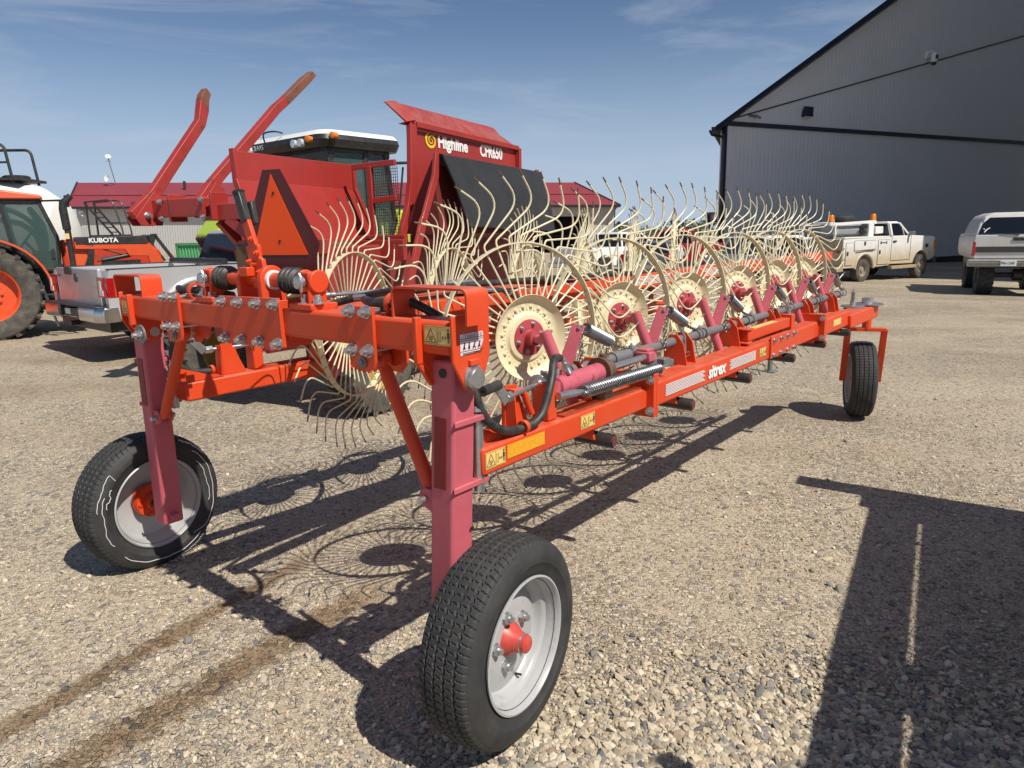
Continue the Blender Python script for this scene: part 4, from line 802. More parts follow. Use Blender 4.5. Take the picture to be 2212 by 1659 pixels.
# ------------------------------------------------------------------ bale processor behind the rake
def build_processor():
    a = R_(63.4); root = thing('bale_processor', 'dark red bale processor with two raised bale forks and a black rubber flap', 'bale processor', (-1.37, 6.0), a)
    D = V((1, 0, 0)); LEFT = V((0, 1, 0)); UP = V((0, 0, 1)); OUT = V((0, -1, 0))
    # right side panel: curved rear edge, lip folded back at the top
    g = MB()
    g.prism([(.82, 1.48), (.93, 1.48), (1.05, 1.72), (1.12, 1.95), (1.16, 2.5), (1.08, 2.52), (1.04, 2.0), (.98, 1.78)], (0, .05, 0), D, UP, .05)
    g.b2((1.10, .05, 1.50), (3.40, .07, 2.49)); pn = g.build('side_panel', REDM, root, bevel=.004)
    g = MB()
    sec = [(.0, 2.46), (-.0, 2.52), (.16, 2.69), (.20, 2.72), (.19, 2.735), (.14, 2.71), (-.03, 2.53), (-.03, 2.46)]
    def secx(x, k): return [(x, .055+y*k, z) for y, z in sec]
    g.loft([secx(1.15, 1), secx(3.12, 1)]); g.loft([[(3.12, .055, 2.46), (3.12, .255, 2.72), (3.10, .255, 2.73), (3.10, .055, 2.47)], [(3.42, .05, 2.40), (3.38, .07, 2.54), (3.36, .07, 2.54), (3.40, .05, 2.40)]])
    g.build('top_lip', REDM, root, bevel=.003)
    g = MB(); g.loft([[(.98, .05, 2.50), (1.16, .05, 2.50), (1.16, .08, 2.50), (.98, .08, 2.50)], [(1.02, .0, 2.52), (1.17, .0, 2.55), (1.17, .03, 2.55), (1.02, .03, 2.52)], [(.98, .20, 2.70), (1.15, .19, 2.73), (1.15, .22, 2.74), (.98, .23, 2.71)]]); g.build('end_rib', REDM, root, bevel=.003); g = MB(); g.bar((1.2, .03, 2.515), (3.40, .03, 2.50), .05, .05); g.build('top_rib', REDM, root, bevel=.003)
    g = MB(); g.bar((3.40, .03, 1.5), (3.40, .03, 2.5), .06, .08); g.build('post_rib', REDM, root, bevel=.004); g = MB(); g.bar((1.14, .035, 1.95), (1.18, .035, 2.5), .04, .05); g.build('post_rib', REDM, root, bevel=.004)
    # lettering on the side panel
    text('maker_lettering', 'Highline', .165, (1.61, .046, 2.352), D, (0, 0, 1), WHITEI, pn, ext=.002, bold=.006, width=.60)
    text('model_lettering', 'CFR650', .17, (2.48, .046, 2.342), D, (0, 0, 1), WHITEI, pn, ext=.002, bold=.006, width=.54)
    g = MB(); pts = []
    for i in range(70):
        t = i/69; ang = .9+t*13.2; r = .088*(1-t)+.010; pts.append((1.49+r*math.cos(ang)*1.1, .044, 2.402+r*math.sin(ang)*.85))
    wd = [.030*(1-t/69)**1.2+.006 for t in range(70)]
    vs = []; fs = []
    for i, p in enumerate(pts):
        q = pts[min(i+1, 69)]; o = pts[max(i-1, 0)]; d = V((q[0]-o[0], 0, q[2]-o[2])).normalized(); nn = V((-d.z, 0, d.x))
        for s in (-.5, .5): vs.append(V(p)+nn*wd[i]*s)
        if i: fs.append((2*i-2, 2*i-1, 2*i+1, 2*i))
    g.add(vs, fs); g.add([v+V((0, .002, 0)) for v in vs], fs); g.build('swirl_emblem', mat('yellow_paint', (.75, .58, .03), .5, var=.05), pn)
    # black rubber flap hanging over a slanted frame
    g = MB(); n = 14
    top = [(0, -.33, 2.21), (0, -.36, 2.225), (0, -.40, 2.20)]
    rows = []
    for i in range(n+1):
        t = i/n; rows.append([(.98+2.17*t-.0, -.30, 2.10+.02*math.sin(t*6)), (.97+2.17*t, -.345, 2.215-.02*t), (.97+2.17*t+.005*math.sin(t*9), -.40, 2.20-.02*t), (1.00+2.12*t, -.50, 1.95-.03*t+.01*math.sin(t*7)), (1.06+2.02*t, -.60, 1.56-.05*t+.012*math.sin(t*11)), (1.06+2.02*t, -.585, 1.56-.05*t), (1.00+2.12*t, -.485, 1.95-.03*t), (.975+2.17*t, -.385, 2.185-.02*t), (.975+2.17*t, -.345, 2.195-.02*t)])
    g.loft(rows); g.build('rubber_flap', BLACKRUB, root, ang=50)
    for x in (.92, 3.1):
        g = MB(); g.prism([(x-.02, 2.21), (x+.04, 2.21), (x+.02, 2.0), (x-.18, 1.66), (x-.50, 1.0), (x-.58, 1.0), (x-.30, 1.62), (x-.26, 1.66), (x-.06, 2.02)], (0, -.34, 0), D, UP, .03); g.build('flap_frame', REDM, root, bevel=.003)
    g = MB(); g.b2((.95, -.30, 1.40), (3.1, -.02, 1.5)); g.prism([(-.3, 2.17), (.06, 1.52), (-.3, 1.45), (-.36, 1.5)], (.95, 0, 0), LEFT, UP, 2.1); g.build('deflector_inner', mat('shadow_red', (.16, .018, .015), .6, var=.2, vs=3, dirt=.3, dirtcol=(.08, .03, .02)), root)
    # mesh guard between the two side panels
    g = MB(); x = .77
    g.bar((x, .46, 2.12), (x, -.02, 2.14), .04, .05); g.bar((x, .27, 1.81), (x, -.02, 1.83), .04, .05); g.bar((x, .265, 2.12), (x, .265, 1.42), .045, .05); g.bar((x, .46, 1.46), (x, -.1, 1.46), .06, .08); g.build('guard_frame', REDM, root, bevel=.004)
    g = MB()
    for i in range(14): g.bar((x, .25-.022*i, 1.48), (x, .25-.022*i, 2.11), .004, .004)
    for i in range(24): g.bar((x+.004, .26, 1.5+.0255*i), (x+.004, -.04, 1.5+.0255*i), .004, .004)
    g.build('guard_mesh', mat('dark_wire', (.06, .02, .02), .6), root)
    # left tub panel with a sloped lower part
    g = MB(); y = .60
    g.loft([[(-.50, y, 1.95), (-.50, y, 2.17), (-.50, y+.04, 2.17), (-.50, y+.04, 1.95)], [(.93, y, 1.94), (.93, y, 2.165), (.93, y+.04, 2.165), (.93, y+.04, 1.94)]])
    g.loft([[(-.50, y, 1.952), (-.45, y-.16, 1.36), (-.45, y-.12, 1.36), (-.50, y+.04, 1.952)], [(.93, y, 1.94), (1.08, y-.16, 1.36), (1.08, y-.12, 1.36), (.93, y+.04, 1.94)]]); g.build('tub_panel', REDM, root, bevel=.003)
    g = MB(); g.bar((.95, y+.01, 2.17), (.95, y+.0, 1.93), .05, .04, up=D); g.bar((.95, y+.0, 1.94), (1.10, y-.16, 1.36), .05, .04, up=D); g.build('tub_rib', REDM, root, bevel=.003); g = MB(); g.bar((-.50, y+.01, 2.185), (-.50, y, 1.93), .05, .04, up=D); g.bar((-.50, y, 1.95), (-.45, y-.2, 1.30), .05, .05, up=D); g.build('tub_rib', REDM, root, bevel=.003)
    g = MB(); g.prism([(-.46, 1.62), (-.20, 1.62), (-.1, 1.56), (.50, 1.30), (.45, 1.16), (-.12, 1.48), (-.20, 1.52), (-.46, 1.52)], (0, .38, 0), D, UP, .08); g.build('lift_link', REDM, root, bevel=.005)
    g = MB(); g.b2((-.45, .30, 1.0), (.6, .75, 1.45)); g.build('gearbox_guard', RUSTY, root, bevel=.02)
    # rear cross tube with the two fork arms
    g = MB(); g.b2((-.16, 1.40, 1.70), (.0, 2.35, 1.86)); g.b2((-.10, .55, 1.66), (.06, 1.5, 1.80)); g.build('fork_crossbar', REDM, root, bevel=.008)
    g = MB(); g.bar((-.05, 1.2, 1.68), (-.02, .55, 1.25), .10, .10); g.bar((-.02, 1.35, 1.66), (.6, 1.2, .95), .08, .10); g.build('fork_linkage', REDM, root, bevel=.006)
    def fork(y, pts, pts2):
        g = MB(); secs = []; w2 = .038
        for (x1, z1), (x2, z2) in zip(pts, pts2):
            mx_, mz_ = (x1+x2)/2, (z1+z2)/2; x1, z1, x2, z2 = mx_+(x1-mx_)*.80, mz_+(z1-mz_)*.80, mx_+(x2-mx_)*.80, mz_+(z2-mz_)*.80
            secs.append([(x1, y+w2, z1), (x1, y-w2, z1), (x2, y-w2, z2), (x2, y+w2, z2)])
        g.loft(secs[:-2]); f = g.build('fork_arm', REDWORN, root, bevel=.005); g = MB(); g.loft(secs[-3:]); g.build('arm_tip', mat('rusty_tip', (.20, .075, .045), .65, var=.35, vs=12, rust=.6), f, bevel=.005); return f
    # upper edge / lower edge polylines
    f2 = fork(1.55, [(-.16, 1.80), (.05, 2.02), (.95, 2.80), (1.10, 2.905), (1.39, 3.13), (1.53, 3.215)], [(-.10, 1.73), (.14, 1.95), (1.02, 2.72), (1.16, 2.82), (1.46, 3.05), (1.60, 3.17)])
    f1 = fork(2.12, [(-.37, 1.76), (-.14, 1.95), (.49, 2.66), (.54, 2.86), (.56, 2.90), (.625, 2.965)], [(-.30, 1.68), (-.05, 1.86), (.58, 2.58), (.64, 2.72), (.66, 2.84), (.685, 2.90)])
    for f, y, x, z in ((f2, 1.55, .02, 1.88), (f1, 2.12, -.19, 1.82)):
        g = MB(); g.prism([(x-.15, z-.12), (x+.07, z+.12), (x+.16, z+.07), (x+.17, z-.04), (x+.12, z-.19), (x-.10, z-.19)], (0, y-.052, 0), D, UP, .012); g.prism([(x-.15, z-.12), (x+.07, z+.12), (x+.16, z+.07), (x+.17, z-.04), (x+.12, z-.19), (x-.10, z-.19)], (0, y+.064, 0), D, UP, .012); pl = g.build('fork_socket', REDWORN, f, bevel=.003)
        for dx, dz in ((.08, -.0), (-.03, -.10)):
            g = MB().hexnut((x+dx, y-.064, z+dz), (0, -1, 0), .028, .03, .6); g.build('bolt', CHROME, f)
    for y in (1.44, 1.98):
        g = MB(); g.b2((-.03, y-.14, 1.66), (.03, y+.0, 1.86)); g.b2((-.16, y-.15, 1.66), (.03, y-.13, 1.9)); br = g.build('fork_bracket', REDM, root, bevel=.004)
        for dz in (1.69, 1.84): g = MB().hexnut((-.03-.14, y-.05, dz), (-1, 0, 0), .02, .02, .6); g.build('bolt', CHROME, br)
    # lower body, frame, drawbar, lights
    g = MB(); g.prism([(-.2, 1.42), (3.3, 1.42), (3.2, .95), (2.9, .62), (.5, .62), (-.1, .95)], (0, 1.05, 0), D, UP, 1.05); g.build('tub_body', mat('body_red', (.24, .024, .02), .5, var=.2, vs=2, dirt=.35, dirtcol=(.10, .05, .03)), root, bevel=.02)
    g = MB(); g.b2((-.25, -.02, 1.36), (-.15, .92, 1.48)); g.b2((-.22, -.05, .62), (-.10, 1.35, .74)); g.b2((-.22, -.02, .74), (-.12, .08, 1.36)); g.b2((-.22, .82, .74), (-.12, .92, 1.36)); g.build('rear_frame', REDM, root, bevel=.006)
    for y, m_ in ((.38, AMBER), (.20, REDLENS)):
        g = MB(); g.lathe([(.075, .02), (.082, -.02), (.075, -.022), (.068, -.012)], (.55-.02, y-.25, 1.40), (-1, 0, 0), 24); o = g.build('rear_light', BLACKP, root); g = MB(); g.lathe([(.07, 0), (.05, .012), (0, .016)], (.55, y-.25, 1.40), (-1, 0, 0), 24); g.build('lens', m_, o)
    g = MB(); g.b2((.5, -.25, 1.28), (.56, .5, 1.46)); g.build('light_bar', REDM, root, bevel=.004)
    for p, q in (((-.15, .85, 1.3), (.1, .8, .75)), ((-.15, .25, 1.25), (.1, .3, .7))):
        g = MB(); g.tube([p, V(p).lerp(V(q), .55), V(p).lerp(V(q), .56), q], [.028, .028, .045, .045], 12); g.build('hydraulic_cylinder', PINK, root)
        g = MB(); g.cyl(V(p)+V((0, .09, .1)), V(q)+V((0, .09, 0)), .02, 10); g.build('steel_rod', CHROME, root)
    g = MB(); g.prism([(.98, 1.18), (.80, 1.18), (.89, .88)][::-1], (-.25, 0, 0), LEFT, UP, .02); g.build('orange_plate', ORANGE, root)
    g = MB(); g.b2((-.26, .52, .78), (-.255, .68, .98)); g.b2((-.26, 1.0, .85), (-.255, 1.12, 1.0)); g.build('safety_sticker', WHITEI, root)
    for y in (-.12, 1.80): simple_wheel(root, (.12, y, .43), .43, .30, .22, mat('dull_yellow_rim', (.45, .28, .07), .6, var=.2, dirt=.4), DUSTRUB, 0, lugs=26, ax_sign=-1 if y < 1 else 1)
    g = MB(); g.b2((2.9, .55, .62), (5.0, .85, .78)); g.build('drawbar', REDM, root, bevel=.01)
    return root
build_processor()

# ------------------------------------------------------------------ vehicles: helpers
def side_solid(poly, y0, y1, g=None):
    g = g or MB(); g.prism(poly, (0, y1, 0), (1, 0, 0), (0, 0, 1), y1-y0); return g
def arch(cx, r, z0, n=10, a0=0.0):
    """points over a wheel arch from +x side to -x side"""
    return [(cx+r*math.cos(t), z0+r*math.sin(t)) for t in np.linspace(a0, math.pi-a0, n)]
def person_free(): pass

def build_pickup():
    a = R_(48); root = thing('pickup_truck', 'silver pickup truck with a rolled black bed cover parked beside the orange tractor', 'pickup', (-5.33, 8.92), a)
    hw = .96
    g = MB(); z0 = .50; zt = 1.09
    poly = [(.0, z0+.02), (.62, z0+.0)] + [(1.05-.44*math.cos(t), .42+.44*math.sin(t)) for t in np.linspace(.15, math.pi-.15, 12)] + [(1.5, z0-.06), (1.86, z0-.06), (1.86, zt), (.03, zt+.01), (-.02, .95), (-.02, .60)]
    for y0, y1 in ((-hw, -hw+.10), (hw-.10, hw)): g.prism(poly, (0, y1, 0), (1, 0, 0), (0, 0, 1), y1-y0)
    g.b2((0.02, -hw+.1, z0), (.06, hw-.1, zt-.01)); g.b2((.06, -hw+.1, z0+.1), (1.86, hw-.1, z0+.2)); bed = g.build('bed', SILVER, root, bevel=.018, seg=3)
    for s in (-1, 1):
        g = MB(); pts = [(1.05-.50*math.cos(t), s*(hw+.005), .45+.48*math.sin(t)) for t in np.linspace(.1, math.pi-.1, 18)]; g.tube(pts, .035, 8); g.build('wheel_lip', SILVER, bed)
    g = MB(); g.b2((-.025, -.74, .60), (.02, .74, zt+.012)); tg = g.build('tailgate', SILVER, root, bevel=.014, seg=3)
    g = MB(); g.lathe([(0, 0), (.055, 0), (.055, .008), (0, .008)], (-.026, .02, .985), (-1, 0, 0), 24); 
    g.build('round_emblem', DKGREY, tg); g = MB(); g.b2((-.05, .15, 1.02), (-.02, .35, zt+.02)); g.build('tailgate_handle', BLACKP, tg, bevel=.006)
    text('tailgate_lettering', 'F150', .045, (-.0275, .66, .99), (0, -1, 0), (0, 0, 1), DKGREY, tg, ext=.001)
    for s in (-1, 1):
        g = MB(); y = s*(hw-.085); g.prism([(-.11, .78), (.10, .78), (.10, .80), (.055, .86), (.055, .92), (.10, .99), (.10, 1.01), (-.11, 1.01)], (-.03, y, 0), (0, s, 0), (0, 0, 1), .03*-s if 0 else .03)
        o = g.build('tail_light', REDLENS, root, bevel=.006); g = MB(); g.b2((-.068, y-.07, .80), (-.058, y+.035, .86)); g.b2((-.068, y-.02, .86), (-.058, y+.03, .97)); g.build('reverse_lamp', CLEARL, o)
        g = MB(); g.b2((-.02, s*(hw+.004)-.004, .78), (.10, s*(hw+.004)+.004, 1.0)); g.build('tail_light', REDLENS, root)
    g = MB(); sec = [(-.16, .49), (-.17, .52), (-.17, .62), (-.15, .66), (.0, .66), (.02, .49)]
    g.loft([[(x, y, z) for x, z in sec] for y in (-.88, -.35)]); g.loft([[(x, y, z) for x, z in sec] for y in (.35, .88)]); g.loft([[(x, y, z) for x, z in sec] for y in (-.9, -.88)][:0] or [[(x+.07, -.98, z) for x, z in sec], [(x, -.88, z) for x, z in sec]]); g.loft([[(x, .88, z) for x, z in sec], [(x+.07, .98, z) for x, z in sec]])
    g.b2((-.10, -.35, .50), (0, .35, .60)); bp = g.build('bumper', CHROMEB, root, bevel=.01); g = MB(); g.b2((-.16, -.9, .655), (.0, .9, .675)); g.b2((-.172, -.36, .52), (-.10, -.30, .64)); g.b2((-.172, .30, .52), (-.10, .36, .64)); g.b2((-.12, -.30, .52), (-.105, .30, .62)); g.build('bumper_trim', BLACKP, bp, bevel=.005)
    g = MB(); g.b2((-.125, .08, .54), (-.12, .27, .61)); g.build('license_plate', WHITEI, bp)
    g = MB(); g.b2((.0, -.85, .36), (1.8, .85, .50)); g.cyl((.1, .2, .42), (-.1, .2, .42), .03); g.build('underbody', BLACKP, root)
    # roll of the open bed cover, rails
    g = MB(); g.cyl((1.50, -.80, 1.13), (1.50, .80, 1.13), .042, 14); g.b2((.02, -hw+.0, zt), (1.88, -hw+.10, zt+.015)); g.b2((.02, hw-.10, zt), (1.88, hw, zt+.015)); g.build('bed_cover_roll', BLACKP, root)
    # cab
    g = MB(); z0 = .44
    poly = [(1.88, z0), (4.0, z0), (4.02, .62)] + [(4.48-.44*math.cos(t), .42+.44*math.sin(t)) for t in np.linspace(.4, math.pi-.4, 10)] + [(4.95, .55), (5.2, .55), (5.22, 1.0), (5.0, 1.12), (3.9, 1.16), (1.88, 1.10)]
    side_solid(poly, -hw+.02, hw-.02, g); g.build('cab_body', SILVER, root, bevel=.03, seg=3)
    g = MB(); lo = [(1.90, -.88), (3.85, -.88), (3.85, .88), (1.90, .88)]; hi = [(2.02, -.72), (3.10, -.72), (3.10, .72), (2.02, .72)]
    g.loft([[(x, y, 1.09) for x, y in lo], [(x, y, 1.50) for x, y in hi]]); gh = g.build('cab_glass', DGLASS, root, bevel=.02)
    g = MB(); g.loft([[(2.0, -.74, 1.49), (3.15, -.74, 1.49), (3.15, .74, 1.49), (2.0, .74, 1.49)], [(2.06, -.66, 1.55), (3.05, -.66, 1.55), (3.05, .66, 1.55), (2.06, .66, 1.55)]]); rf = g.build('cab_roof', SILVER, root, bevel=.03)
    g = MB(); g.b2((1.985, -.12, 1.50), (2.03, .12, 1.535)); g.build('brake_light', REDLENS, rf)
    for y in (-.80, .80):
        simple_wheel(root, (1.05, y, .36), .36, .25, .21, CHROMEB, RUBBER, ax_sign=1 if y > 0 else -1); simple_wheel(root, (4.48, y, .36), .36, .25, .21, CHROMEB, RUBBER, ax_sign=1 if y > 0 else -1)
    return root
build_pickup()

def build_loader_tractor():
    a = R_(32); root = thing('loader_tractor', 'orange tractor with a front loader and glass cab at the left edge of the yard', 'tractor', (-7.41, 10.27), a)
    OUT = (0, -1, 0); D = (1, 0, 0); UP = (0, 0, 1)
    for y in (.16, 1.45): simple_wheel(root, (-.05, y, .66), .66, .40, .40, KORANGE, DUSTRUB, lugs=22, ax_sign=-1 if y < 1 else 1, dish=.1, bolts=10)
    for y in (.22, 1.4): simple_wheel(root, (1.95, y, .45), .45, .32, .26, KORANGE, DUSTRUB, lugs=20, ax_sign=-1 if y < 1 else 1)
    g = MB(); pts = [(-.05+.82*math.cos(t), .66+.80*math.sin(t)) for t in np.linspace(.15, 2.8, 16)]; inn = [(-.05+.78*math.cos(t), .66+.76*math.sin(t)) for t in np.linspace(2.8, .15, 16)]
    g.prism(pts+inn, (0, .32, 0), D, UP, .36); g.build('fender', BLACKP, root); g = MB(); o2 = [(-.05+.825*math.cos(t), .66+.805*math.sin(t)) for t in np.linspace(.15, 2.8, 16)]; i2 = [(-.05+.795*math.cos(t), .66+.775*math.sin(t)) for t in np.linspace(2.8, .15, 16)]
    g.prism(o2+i2, (0, -.03, 0), D, UP, .03); g.build('fender_edge', KORANGE, root)
    g = MB(); g.prism([(-.5, .55), (.95, .55), (.95, 1.02), (.6, 1.05), (-.5, 1.0)], (0, 1.4, 0), D, UP, 1.1); g.build('chassis', BLACKP, root, bevel=.02)
    # cab: frame, panes, roof
    P = [(-.55, 1.2), (.10, 1.25), (.45, .95), (.92, 1.0), (.90, 1.45), (.72, 2.0), (-.5, 2.03)]
    g = MB(); F = [((-.5, 1.2), (-.5, 2.02)), ((.88, .98), (.90, 1.45)), ((.90, 1.45), (.72, 2.01)), ((.36, 1.05), (.25, 1.98)), ((-.5, 2.0), (.74, 2.0)), ((.45, .96), (.92, .98))]
    for y in (.30, 1.35):
        for p, q in F: g.bar((p[0], y, p[1]), (q[0], y, q[1]), .05, .05, up=OUT)
    g.bar((.72, .3, 2.0), (.72, 1.35, 2.0), .05, .05); g.bar((.9, .3, 1.45), (.9, 1.35, 1.45), .04, .04); fr = g.build('cab_frame', BLACKP, root, bevel=.006)
    g = MB()
    for y in (.295, 1.355): g = MB(); g.prism([(-.5, 1.2), (.05, 1.4), (.42, 1.0), (.90, 1.0), (.89, 1.45), (.72, 1.98), (-.5, 2.0)], (0, y, 0), D, UP, .006); g.build('side_window', CGLASS, root)
    g = MB(); g.loft([[(.905, .32, 1.0), (.905, 1.33, 1.0), (.91, 1.33, 1.0), (.91, .32, 1.0)], [(.90, .32, 1.45), (.90, 1.33, 1.45), (.905, 1.33, 1.45), (.905, .32, 1.45)], [(.72, .32, 1.98), (.72, 1.33, 1.98), (.725, 1.33, 1.98), (.725, .32, 1.98)]]); g.build('windscreen', CGLASS, root)
    g = MB(); pr = [(-.55, 2.00), (.75, 2.00), (.79, 2.03), (.74, 2.07), (.3, 2.13), (-.55, 2.16)]; g.prism(pr, (0, 1.42, 0), D, UP, 1.20); g.build('roof', KROOF, root, bevel=.02)
    g = MB(); g.b2((-.2, .6, 1.0), (.15, 1.1, 1.25)); g.b2((-.28, .6, 1.2), (-.12, 1.1, 1.75)); st_ = g.build('seat', BLACKP, root, bevel=.04)
    g = MB(); g.tube([(.52+.02, .85+.17*math.cos(t), 1.42+.0) if 0 else (.47+.09*math.sin(t), .85+.17*math.cos(t), 1.40+.12*math.sin(t)) for t in np.linspace(0, 6.283, 20)], .014, 6); g.cyl((.47, .85, 1.4), (.66, .85, 1.12), .02); g.b2((.55, .6, .95), (.85, 1.1, 1.25)); g.build('steering_column', BLACKP, root)
    g = MB(); g.b2((.80, .27, 1.14), (.84, .30, 1.28)); g.build('door_handle', BLACKP, root)
    g = MB(); g.bar((.74, .28, 1.98), (1.06, .05, 1.98), .03, .03); g.b2((1.05, -.04, 1.88), (1.11, .06, 2.05)); g.build('mirror', BLACKP, root, bevel=.01)
    g = MB(); g.tube(fillet([(1.04, .1, 1.0), (1.02, .1, 1.85), (1.03, .1, 1.95), (1.12, .1, 2.02)], .05), [.05]*13+[.055], 14) if 0 else g.tube([(1.05, -.04, .98), (1.04, -.04, 1.55), (1.035, -.04, 1.56), (1.02, -.04, 1.85), (1.03, -.04, 1.93), (1.10, -.04, 2.0), (1.14, -.04, 2.04)], [.042, .042, .055, .055, .055, .045, .045], 14); ex = g.build('exhaust_stack', BLACKP, root); g = MB(); g.b2((1.0, -.10, 1.42), (1.05, -.095, 1.50)); g.build('heat_sticker', YEL, ex)
    # hood and loader
    g = MB(); g.prism([(.92, .72), (2.3, .72), (2.32, 1.2), (2.2, 1.30), (.92, 1.42)], (0, 1.15, 0), D, UP, .62); hd = g.build('hood', mat('hood_red_orange', (.55, .05, .02), .35, var=.08, vs=2, coat=.2), root, bevel=.04); text('hood_lettering', 'M135GX', .085, (1.36, .525, 1.12), D, UP, mat('grey_ink', (.22, .1, .1), .5), hd)
    g = MB(); g.b2((1.45, .50, .78), (2.0, .53, 1.08)); g.build('hood_grille', BLACKP, hd)
    g = MB(); g.prism([(1.02, .75), (1.28, .75), (1.30, 1.15), (1.22, 1.40), (1.06, 1.44), (.98, 1.3)], (0, .05, 0), D, UP, .10); g.build('loader_mast', KORANGE, root, bevel=.01)
    for y in (-.06, 1.35):
        g = MB(); g.prism([(1.10, 1.27), (1.75, 1.25), (1.80, 1.15), (2.06, 1.14), (2.10, .80), (2.28, .80), (2.30, 1.0), (2.10, 1.35), (1.72, 1.36), (1.10, 1.38)], (0, y+.05, 0), D, UP, .10); la = g.build('loader_arm', KORANGE, root, bevel=.008)
        g = MB(); g.prism([(1.12, 1.335), (2.06, 1.325), (2.17, 1.39), (2.14, 1.455), (1.10, 1.445)], (0, y+.056, 0), D, UP, .112); tp = g.build('arm_cover', BLACKP, la, bevel=.006)
        if y < 0: text('loader_lettering', 'KUBOTA', .092, (1.285, y-.059, 1.362), D, UP, WHITEI, la, sx=1.05, ext=.002, bold=.003)
        g = MB(); g.prism([(2.06, 1.44), (2.14, 1.475), (2.22, 1.47), (2.20, 1.42), (2.15, 1.30)], (0, y-.05, 0), D, UP, .02); g.cyl((2.10, y-.08, 1.44), (2.10, y+.05, 1.44), .022); g.cyl((2.19, y-.08, 1.455), (2.19, y+.05, 1.455), .022); g.build('arm_knuckle', BLACKP, la)
        g = MB(); g.bar((2.19, y, 1.45), (2.45, y, 1.02), .045, .05); g.build('bucket_link', BLACKP, la)
        g = MB(); g.tube([(1.36, y, 1.09), (1.42, y, 1.095), (1.43, y, 1.096), (1.80, y, 1.16), (1.83, y, 1.165)], [.016, .016, .034, .034, .02], 12); g.build('lift_cylinder', BLACKP, la)
    for k in range(5):
        g = MB(); g.tube(spline([(1.18+.02*k, -.03, 1.30), (1.20+.03*k, -.10, 1.40-.01*k), (1.27+.015*k, -.09, 1.22), (1.20+.025*k, -.07, 1.02)]), .012, 6); g.build('hose', HOSE, root)
    g = MB(); g.tube(spline([(1.22, -.09, 1.42), (1.32, -.10, 1.36), (1.45, -.09, 1.27), (1.7, -.09, 1.18)]), .014, 6); g.build('hose', HOSE, root)
    g = MB(); g.b2((1.0, .0, 1.24), (1.06, .06, 1.40)); g.build('side_lamp', AMBER, root)
    for z in (.62, .36):
        g = MB(); g.bar((.62, .05, z), (1.05, .05, z), .05, .02); g.build('step', DKGREY, root)
    g = MB(); g.bar((.58, .03, .92), (.75, .03, .14), .035, .03, up=OUT); g.bar((1.06, .03, .9), (1.06, .03, .3), .03, .03, up=OUT); g.build('step_frame', DKGREY, root)
    return root
build_loader_tractor()

def build_tank():
    root = thing('tank_cart', 'white poly tank cart with black railing behind the orange tractor', 'tank', (-10.58, 14.6), R_(8))
    g = MB(); c = [(0, .75, 2.52), (.62, .70, 2.50)]
    def ring(x, r, zc=1.35): return [(x, r*.95*math.cos(t), zc+r*math.sin(t)) for t in np.linspace(0, 2*math.pi, 24, endpoint=False)]
    g.loft([ring(-2.4, .85), ring(-2.2, 1.12), ring(.55, 1.20), ring(.72, 1.19), ring(1.25, 1.06), ring(1.62, .78), ring(1.74, .42)]); tk = g.build('tank', TANK, root, ang=25)
    g = MB()
    for x in (-1.9, -1.2, -.5, .2): g.tube([(x, 1.205*.95*math.cos(t), 1.35+1.205*math.sin(t)) for t in np.linspace(-.3, math.pi+.3, 24)], .035, 6)
    g.build('tank_rib', TANK, tk)
    g = MB(); g.tube(fillet([(-2.6, -.5, 3.14), (.95, -.5, 3.16), (1.02, -.5, 2.46)], .12), .028, 8); g.tube([(-2.6, -.5, 2.80), (.98, -.5, 2.83)], .02, 8); g.tube(fillet([(.42, -.42, 3.14), (.45, -.42, 2.74), (-.8, -.42, 2.70)], .09), .026, 8); g.tube(fillet([(-2.6, .5, 3.14), (.95, .5, 3.16), (1.02, .5, 2.46)], .12), .028, 8); g.build('railing', BLACKP, root)
    g = MB(); g.b2((-2.4, -.55, 2.50), (1.15, .55, 2.55)); g.lathe([(.28, 0), (.28, .12), (.24, .14), (0, .14)], (.2, 0, 2.54), (0, 0, 1), 20); g.lathe([(.24, 0), (.24, .10), (.2, .12), (0, .12)], (.85, 0, 2.5), (0, 0, 1), 20); g.build('walkway', BLACKP, root)
    g = MB(); pts = [(1.35, -.75, 1.95), (1.6, -.9, 1.65), (1.62, -.9, 1.3), (1.5, -.8, 1.0)]; g.tube(spline(pts), .05, 8); g.tube(spline([(.6, -1.2, 2.0), (1.2, -1.1, 1.9), (1.5, -.95, 1.6), (1.55, -.9, 1.2)]), .045, 8); g.build('fill_hose', HOSE, root)
    g = MB(); g.b2((-2.6, -.6, .5), (2.0, .6, .66)); g.b2((-1.6, -1.0, .55), (-1.3, 1.0, .7)); g.build('chassis', DKGREY, root)
    for y in (-.95, .95): simple_wheel(root, (-1.2, y, .55), .55, .4, .3, RIMW, DUSTRUB, ax_sign=1 if y > 0 else -1); simple_wheel(root, (.9, y, .5), .5, .35, .28, RIMW, DUSTRUB, ax_sign=1 if y > 0 else -1)
build_tank()

